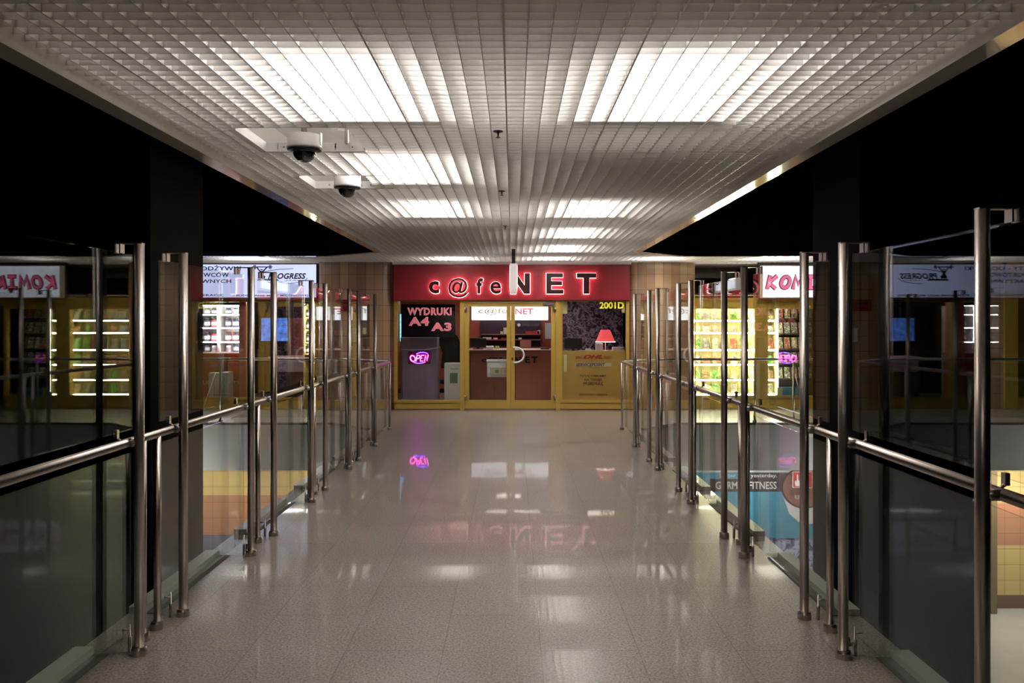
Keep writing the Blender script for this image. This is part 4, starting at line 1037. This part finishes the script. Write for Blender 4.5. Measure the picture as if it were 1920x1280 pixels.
# ---- comics shop on the right
XR0, XR1 = PRx1, 6.40
yk = 15.36
def kx(px): return PX(px, yk)
def kz(py): return PZ(py, yk)
ks = thing('shop_sign', 'bright white lit comics shop sign with pink slanted lettering', 'sign', ((kx(1428)+6.35)/2, yk, kz(558)))
m_ = MB(); frame_rect(m_, kx(1428), 6.38, kz(558.5), kz(497.5), yk-.02, yk+.12, .02, .02, .015, .015); m_.build('sign_frame', 'white', ks)
m_ = MB(); m_.box(kx(1428)+.02, 6.36, yk-.01, yk+.02, kz(557.5), kz(498.5)); m_.build('light_panel', 'signkomiks', ks)
ty = yk-.03
L_ = {'K': [[(1, 0), (6, 24)], [(18, 24), (4, 11), (15, 0)]],
      'O': [[(11+8*math.cos(a)+2*math.sin(a), 12+11.5*math.sin(a)) for a in [2*PI*i/18 for i in range(19)]]],
      'M': [[(0, 0), (5, 24), (10, 8), (17, 24), (17, 0)]],
      'I': [[(2, 24), (14, 24)], [(8, 24), (7, 0)], [(0, 0), (13, 0)]],
      'S': [[(15, 22), (9, 24.5), (3, 21), (5, 14), (12, 10), (13, 4), (7, 0), (0, 3)]]}
xc = 1437.0
for ch, adv in (('K', 24), ('O', 25), ('M', 25), ('I', 19), ('K', 24), ('S', 20)):
    for r_, m, dy, nm in ((.041, 'pinkrim', .004, 'letter_outline'), (.026, 'pinkink', -.022, 'letter')):
        mm = MB()
        for st in L_[ch]:
            P = [Vector((kx(xc+a*.98), kz(540-b*.9))) for a, b in st]
            closed = (P[0]-P[-1]).length < .01 and len(P) > 4
            # flat ribbon stroke with round-ish ends
            k = len(P); Lp = []; Rp = []
            for i in range(k):
                if i == 0: d = (P[1]-(P[-2] if closed else P[0])).normalized()
                elif i == k-1: d = ((P[1] if closed else P[-1])-P[-2]).normalized()
                else: d = ((P[i+1]-P[i]).normalized()+(P[i]-P[i-1]).normalized()).normalized()
                e = Vector((-d.y, d.x)); c_ = 1.
                if 0 < i < k-1: c_ = min(1.35, 1/max(.6, abs(d.dot((P[i+1]-P[i]).normalized()))))
                q = P[i]
                if not closed and i == 0: q = q-d*r_*.6
                if not closed and i == k-1: q = q+d*r_*.6
                Lp.append(q+e*r_*c_); Rp.append(q-e*r_*c_)
            y0_ = ty+dy
            v = [(p.x, y0_, p.y) for p in Lp]+[(p.x, y0_, p.y) for p in Rp]+[(p.x, y0_+.012, p.y) for p in Lp]+[(p.x, y0_+.012, p.y) for p in Rp]
            f = []
            for i in range(k-1): f += [(i, i+1, k+i+1, k+i), (2*k+i+1, 2*k+i, 3*k+i, 3*k+i+1), (i+1, i, 2*k+i, 2*k+i+1), (k+i, k+i+1, 3*k+i+1, 3*k+i)]
            if not closed: f += [(0, k, 3*k, 2*k), (2*k-1, k-1, 3*k-1, 4*k-1)]
            mm.add(v, f)
        mm.build(nm, m, ks)
    xc += adv
zt3 = gz(559.5)
XM = gx(1421)
struct(box('wall_recess_back', 'darkwall', XR0, 5.05, 17.2, 17.26, 2.3, 3.3))
struct(box('trim_7', 'white', XR0, gx(1424), 17.1, 17.2, 2.62, 2.81))
struct(box('wall_front_right', 'darkwall', gx(1423), XR1, YG, YG+.08, gz(560), 3.3))
struct(box('trim_8', 'yellow', XR0-.05, gx(1423), YG, YG+.06, gz(573), gz(558)))
struct(box('pillar_yellow', 'yellow', gx(1421), gx(1438), YG-.02, YG+.25, 0, gz(572)))
struct(box('trim_9', 'yellow', gx(1421), XR1, YG, YG+.06, gz(573), gz(560)))
side_window('window_6', XR0-.05, gx(1421), gz(573), .24)
side_window('window_7', gx(1438)-.06, 5.95, gz(573), .24)
struct(box('wall_comics_back', 'darkwall', 3.55, 6.5, 16.9, 17.0, 0, 2.4))
struct(box('wall_comics_left', 'yellow2', 3.44, 3.47, 16.1, 17.0, 0, 2.4))
struct(box('ceiling_comics', 'darkwall', 3.5, 6.5, 15.6, 17.0, 2.20, 2.24))
yb2 = 15.80
def bx(px): return PX(px, yb2)
def bz(py): return PZ(py, yb2)
rowz = [bz(738), bz(711), bz(682.5), bz(655), bz(623), bz(600)]
topz = bz(573)
s1 = shelf_unit('bright yellowish lit comics display shelf with six rows behind glass', 'shelfwhite', bx(1299), bx(1421), rowz, yb2, .26, back='shelfwhite', top=topz, led='leds', thick=.025)
m_ = MB(); m_.tube([(bx(1300), yb2-.012, topz-.01), (bx(1420), yb2-.012, topz-.01)], .008, 8); m_.tube([(bx(1420), yb2-.012, .3), (bx(1420), yb2-.012, topz)], .010, 8); m_.build('light_strip', 'leds', s1)
s2 = shelf_unit('narrow lit comics shelf right of the yellow pillar', 'shelfwhite', bx(1439), bx(1455), rowz, yb2, .26, back='shelfwhite', top=topz, led='leds', thick=.025)
m_ = MB(); m_.tube([(bx(1457.5), yb2-.012, .3), (bx(1457.5), yb2-.012, topz)], .010, 8); m_.build('light_strip', 'leds', s2)
rn = ['bottom', 'fifth', 'fourth', 'third', 'second', 'top']
cn = ['green', 'dark', 'reddish', 'sand coloured', 'grey']
colo = ['left end', 'second place', 'third place', 'fourth place', 'fifth place', 'sixth place', 'right end']
random.seed(5)
cproto = {}
def comic(x, z, w_, h_, ci, label, group=None, y=None, lean=.06):
    k = (round(w_, 3), round(h_, 3), ci)
    y = yb2+.05 if y is None else y
    if k not in cproto:
        t = thing('comic_book', label, 'comic book', (x, y, z), group)
        m_ = MB()
        v = [(x-w_/2, y, z), (x+w_/2, y, z), (x+w_/2, y+lean, z+h_), (x-w_/2, y+lean, z+h_), (x-w_/2, y+.012, z), (x+w_/2, y+.012, z), (x+w_/2, y+lean+.012, z+h_), (x-w_/2, y+lean+.012, z+h_)]
        m_.add(v, [(0, 1, 2, 3), (5, 4, 7, 6), (0, 4, 5, 1), (1, 5, 6, 2), (2, 6, 7, 3), (3, 7, 4, 0)]); m_.build('cover', covers[ci], t)
        cproto[k] = t; return t
    return dup(cproto[k], (x, y, z), label, group)
rowh = [.19, .17, .165, .22, .13, .17]
for ri, z in enumerate(rowz):
    for k in range(7):
        x = bx(1299)+.10+k*(bx(1421)-bx(1299)-.19)/6+random.uniform(-.008, .008)
        ci = random.randrange(5)
        comic(x, z+.002, random.choice((.115, .13)), rowh[ri], ci, '%s comic book on the %s row of the bright shelf, %s' % (cn[ci], rn[ri], colo[k]), 'comics on the bright shelf')
    ci = (ri*2+1) % 5
    comic((bx(1439)+bx(1455))/2, z+.002, .12, rowh[ri], ci, '%s comic book on the %s row of the narrow lit shelf' % (cn[ci], rn[ri]), 'comics on the narrow lit shelf')
s3 = shelf_unit('unlit dark rack of comics at the right end of the comics shop window', 'darkwall', bx(1462), 5.90, [.55, .85, 1.15, 1.45, 1.75], yb2+.2, .26, top=2.15)
for ri, z in enumerate([.55, .85, 1.15, 1.45, 1.75]):
    for k in range(5):
        ci = random.choice((1, 2, 4, 1))
        comic(bx(1462)+.09+k*.145, z+.002, .115, .22, ci, '%s comic book on the unlit rack, %s row, %s' % (cn[ci], ['lowest', 'second lowest', 'middle', 'second highest', 'highest'][ri], ['left end', 'second place', 'middle place', 'fourth place', 'right end'][k]), 'comics on the unlit rack', y=yb2+.24)
tag(box('panel', 'cream', gx(1459), gx(1468), YG+.03, YG+.06, gz(753), gz(726)), 'cream panel at the bottom of the window below the unlit rack', 'panel')
tag(box('panel', 'cyanposter', gx(1468.5), gx(1510), YG+.03, YG+.06, gz(753), gz(726)), 'pale blue panel at the bottom of the window right of the cream panel', 'panel')
mm = MB(); mm.tube([(gx(1485), YG-.12, gz(698)), (gx(1500), YG-.10, gz(742))], .010, 8); mm.tube([(gx(1499), YG-.10, gz(739)), (gx(1501), YG-.10, gz(753)+.01)], .022, 8)
tag(mm.build('lever', 'steel'), 'thin metal closer rod leaning in front of the comics shop window', 'rod')
# ---- plain storefront and tiled wall at the far right
struct(box('wall_far_right', 'tile', 6.4, 9.55, YG, YG+.1, 0, 3.3))
o = bpy.data.objects['wall_far_right']
l = o.data.uv_layers.new(name='uv')
for lp in o.data.loops:
    c = o.data.vertices[lp.vertex_index].co; l.data[lp.index].uv = (c.x, c.z)
struct(box('trim_30', 'yellow', 9.5, 9.75, YG-.05, YG+.15, 0, 2.5))
side_window('window_8', 9.7, 11.9, 2.2, .2)
struct(box('wall_far_right_upper', 'yellow2', 9.5, 12, YG, YG+.1, 2.2, 3.3))
struct(box('wall_far_right_inside', 'yellow2', 9.5, 12, 16.6, 16.7, 0, 3.3))
sgn = thing('direction_sign', 'small red toilet direction sign high on the left tiled pillar', 'sign', (PX(640, 15.1), 15.1, 1.95))
xw = (PLx0+PLx1)/2-.12
m_ = MB(); m_.bbox(xw-.2, xw+.2, 15.12, 15.14, 1.88, 2.10, .004); m_.build('plate', 'wcred', sgn)
text('lettering', 'WC', 'inkblack', xw-.06, xw+.12, 1.90, 1.97, 15.114, sgn)
m_ = MB(); m_.prism_xz([(xw-.15, 2.035), (xw-.08, 2.065), (xw-.08, 2.042), (xw+.13, 2.042), (xw+.13, 2.028), (xw-.08, 2.028), (xw-.08, 2.005)], 15.114, 15.119); m_.build('arrow', 'inkblack', sgn)
tag(box('notice', 'paper', xw+.08, xw+.22, 15.12, 15.132, 1.30, 1.56), 'small white notice on the left tiled pillar', 'notice')

# ---- wall poster on the lower floor
yq = 15.29
def qx(px): return PX(px, yq)
def qz(py): return PZ(py, yq)
pp = thing('wall_poster', 'large cyan fitness poster with a round brown watch on the lower floor wall', 'poster', (qx(1415), yq, qz(1008)))
box('sheet', 'cyanposter', qx(1290), qx(1575), yq-.02, yq-.008, qz(1008), qz(885), pp)
m_ = MB(); m_.box(qx(1330), qx(1500), yq-.03, yq-.021, qz(920.5), qz(897)); m_.box(qx(1405), qx(1500), yq-.03, yq-.021, qz(897), qz(885.5)); m_.build('dark_band', 'posterdark', pp)
text('lettering', 'GARMIN FITNESS', 'posterwhite', qx(1341), qx(1455), qz(916), qz(902), yq-.036, pp, bold=.012)
text('lettering', "Better than yesterday.", 'posterwhite', qx(1348), qx(1456), qz(896), qz(887), yq-.036, pp, bold=.01)
m_ = MB(); cxw, czw = qx(1508), qz(913)
m_.prism_xz([(cxw+.45*math.cos(a), czw+.40*math.sin(a)) for a in [2*PI*i/36 for i in range(36)]][::-1], yq-.040, yq-.031); m_.build('watch_rim', 'watchrim', pp)
m_ = MB(); m_.prism_xz([(cxw+.42*math.cos(a), czw+.37*math.sin(a)) for a in [2*PI*i/36 for i in range(36)]][::-1], yq-.046, yq-.041); m_.build('watch_face', 'watch', pp)
m_ = MB(); m_.prism_xz([(cxw-.42, czw-.15), (cxw-.30, czw-.5), (cxw-.12, czw-.66), (cxw+.1, czw-.70), (cxw+.5, czw-.6), (cxw+.5, czw-.15)][::-1], yq-.032, yq-.0305) ; m_.build('white_shape', 'posterwhite', pp)
text('lettering', 'RUN 10.2', 'posterwhite', cxw-.2, cxw+.02, czw-.22, czw-.14, yq-.052, pp)
fs = thing('fire_alarm_sign', 'red and white fire alarm sign with a pointing hand', 'sign', (qx(1505), yq-.06, qz(914)))
yf = yq-.3
m_ = MB(); m_.box(PX(1486, yf), PX(1504, yf), yf, yf+.01, PZ(914, yf), PZ(884, yf)); m_.box(PX(1508, yf), PX(1523, yf), yf, yf+.01, PZ(915, yf), PZ(884, yf)); m_.build('plate', 'posterwhite', fs)
m_ = MB(); m_.box(PX(1487.2, yf), PX(1502.8, yf), yf-.003, yf-.0005, PZ(912.6, yf), PZ(885, yf)); m_.box(PX(1509, yf), PX(1522, yf), yf-.003, yf-.0005, PZ(913.5, yf), PZ(885, yf)); m_.build('red_field', 'firered', fs)
m_ = MB(); m_.prism_xz([(PX(a, yf), PZ(b, yf)) for a, b in [(1491, 911), (1490, 903), (1492.3, 899.5), (1493.8, 903), (1494.0, 889), (1496.2, 889), (1496.6, 900), (1501, 902), (1501, 911)]], yf-.006, yf-.0035); m_.build('hand_mark', 'posterwhite', fs)
m_ = MB(); m_.box(PX(1490, yf), PX(1520, yf), yf+.01, 15.25, PZ(895, yf), PZ(893, yf)); m_.build('wall_arm', 'steel_dark', fs)

# ---- unseen lamps added to light the lower storey, fascia and shop interiors
for x, y, lb_ in ((-1.2, 11.2, 'left added lamp hidden under the far end of the bridge deck'), (1.1, 11.2, 'right added lamp hidden under the far end of the bridge deck')):  # added out of view below the deck to light fascia and tile walls
    t = thing('ceiling_light', lb_, 'ceiling light', (x, y, -.80), 'added lamps under the bridge')
    box('lamp_housing', 'housing', x-.72, x+.72, y-.07, y+.07, -.62, -.55, t)
    m_ = MB(); m_.tube([(x-.7, y, -.70), (x+.7, y, -.70)], .05, 12); m_.build('fluorescent_tube', 'lowfill', t)
    m_ = MB(); m_.box(x-.72, x-.70, y-.03, y+.03, -.74, -.60); m_.box(x+.70, x+.72, y-.03, y+.03, -.74, -.60); m_.build('socket', 'white', t)
for x, lb_ in ((-5.75, 'left'), (5.6, 'right'), (10.1, 'far right')):  # made-up arm lamps brightening the slab fascia
    t = thing('added_arm_lamp', 'added unseen tube lamp on an arm under the gallery edge, %s side of the atrium' % lb_, 'added lamp', (x, 12.5, -1.0), 'added arm lamps under the gallery edge')
    m_ = MB(); m_.tube([(x-.5, 12.5, -.95), (x+.5, 12.5, -.95)], .035, 12); m_.build('fluorescent_tube', 'fasciafill', t)
    m_ = MB(); m_.box(x-.03, x+.03, 12.47, 12.53, -.92, -.86); m_.box(x-.02, x+.02, 12.5, 13.32, -.88, -.86); m_.box(x-.02, x+.02, 13.3, 13.32, -.88, -.70); m_.build('arm', 'steel_dark', t)
for x, lb_ in ((-6.0, 'far left'), (-3.5, 'near left'), (4.6, 'near right'), (9.3, 'far right')):  # unseen panels added to brighten the lower tile wall and floor
    t = thing('ceiling_light', 'added unseen lamp panel under the gallery slab, %s of the bridge' % lb_, 'ceiling light', (x, 14.3, -.83), 'added lamps under the gallery')
    box('lamp_housing', 'housing', x-.75, x+.75, 14.0, 14.6, -.82, -.80, t); box('diffuser', 'lowfill' if x < 7 else 'lowfillright', x-.72, x+.72, 14.03, 14.57, -.83, -.82, t)
for x0, y0, nm, lb_ in ((-5.3, 16.9, 'supplements', 'added ceiling lamp inside the supplement shop over the lit jars'), (-4.3, 18.2, 'supplements', 'added ceiling lamp deep inside the supplement shop near the blue screen')):  # invented lamps for a brighter supplement shop interior
    t = thing('added_interior_light', lb_, 'ceiling light', (x0, y0, 2.58))
    lips(x0-.3, x0+.3, y0-.3, y0+.3, t); box('diffuser', 'interiorfill', x0-.27, x0+.27, y0-.27, y0+.27, 2.555, 2.57, t)
for x0, y0, lb_ in ((1.9, 17.2, 'added ceiling lamp inside the cafe over the red table lamp'), (-.1, 18.9, 'added ceiling lamp inside the cafe behind the counter')):  # more invented lamps to lift the cafe interior
    t = thing('added_interior_light', lb_, 'ceiling light', (x0, y0, 2.58))
    lips(x0-.3, x0+.3, y0-.3, y0+.3, t); box('diffuser', 'interiorfill', x0-.27, x0+.27, y0-.27, y0+.27, 2.555, 2.57, t)
for o in list(bpy.data.objects):
    if '_w' in o: del o['_w']
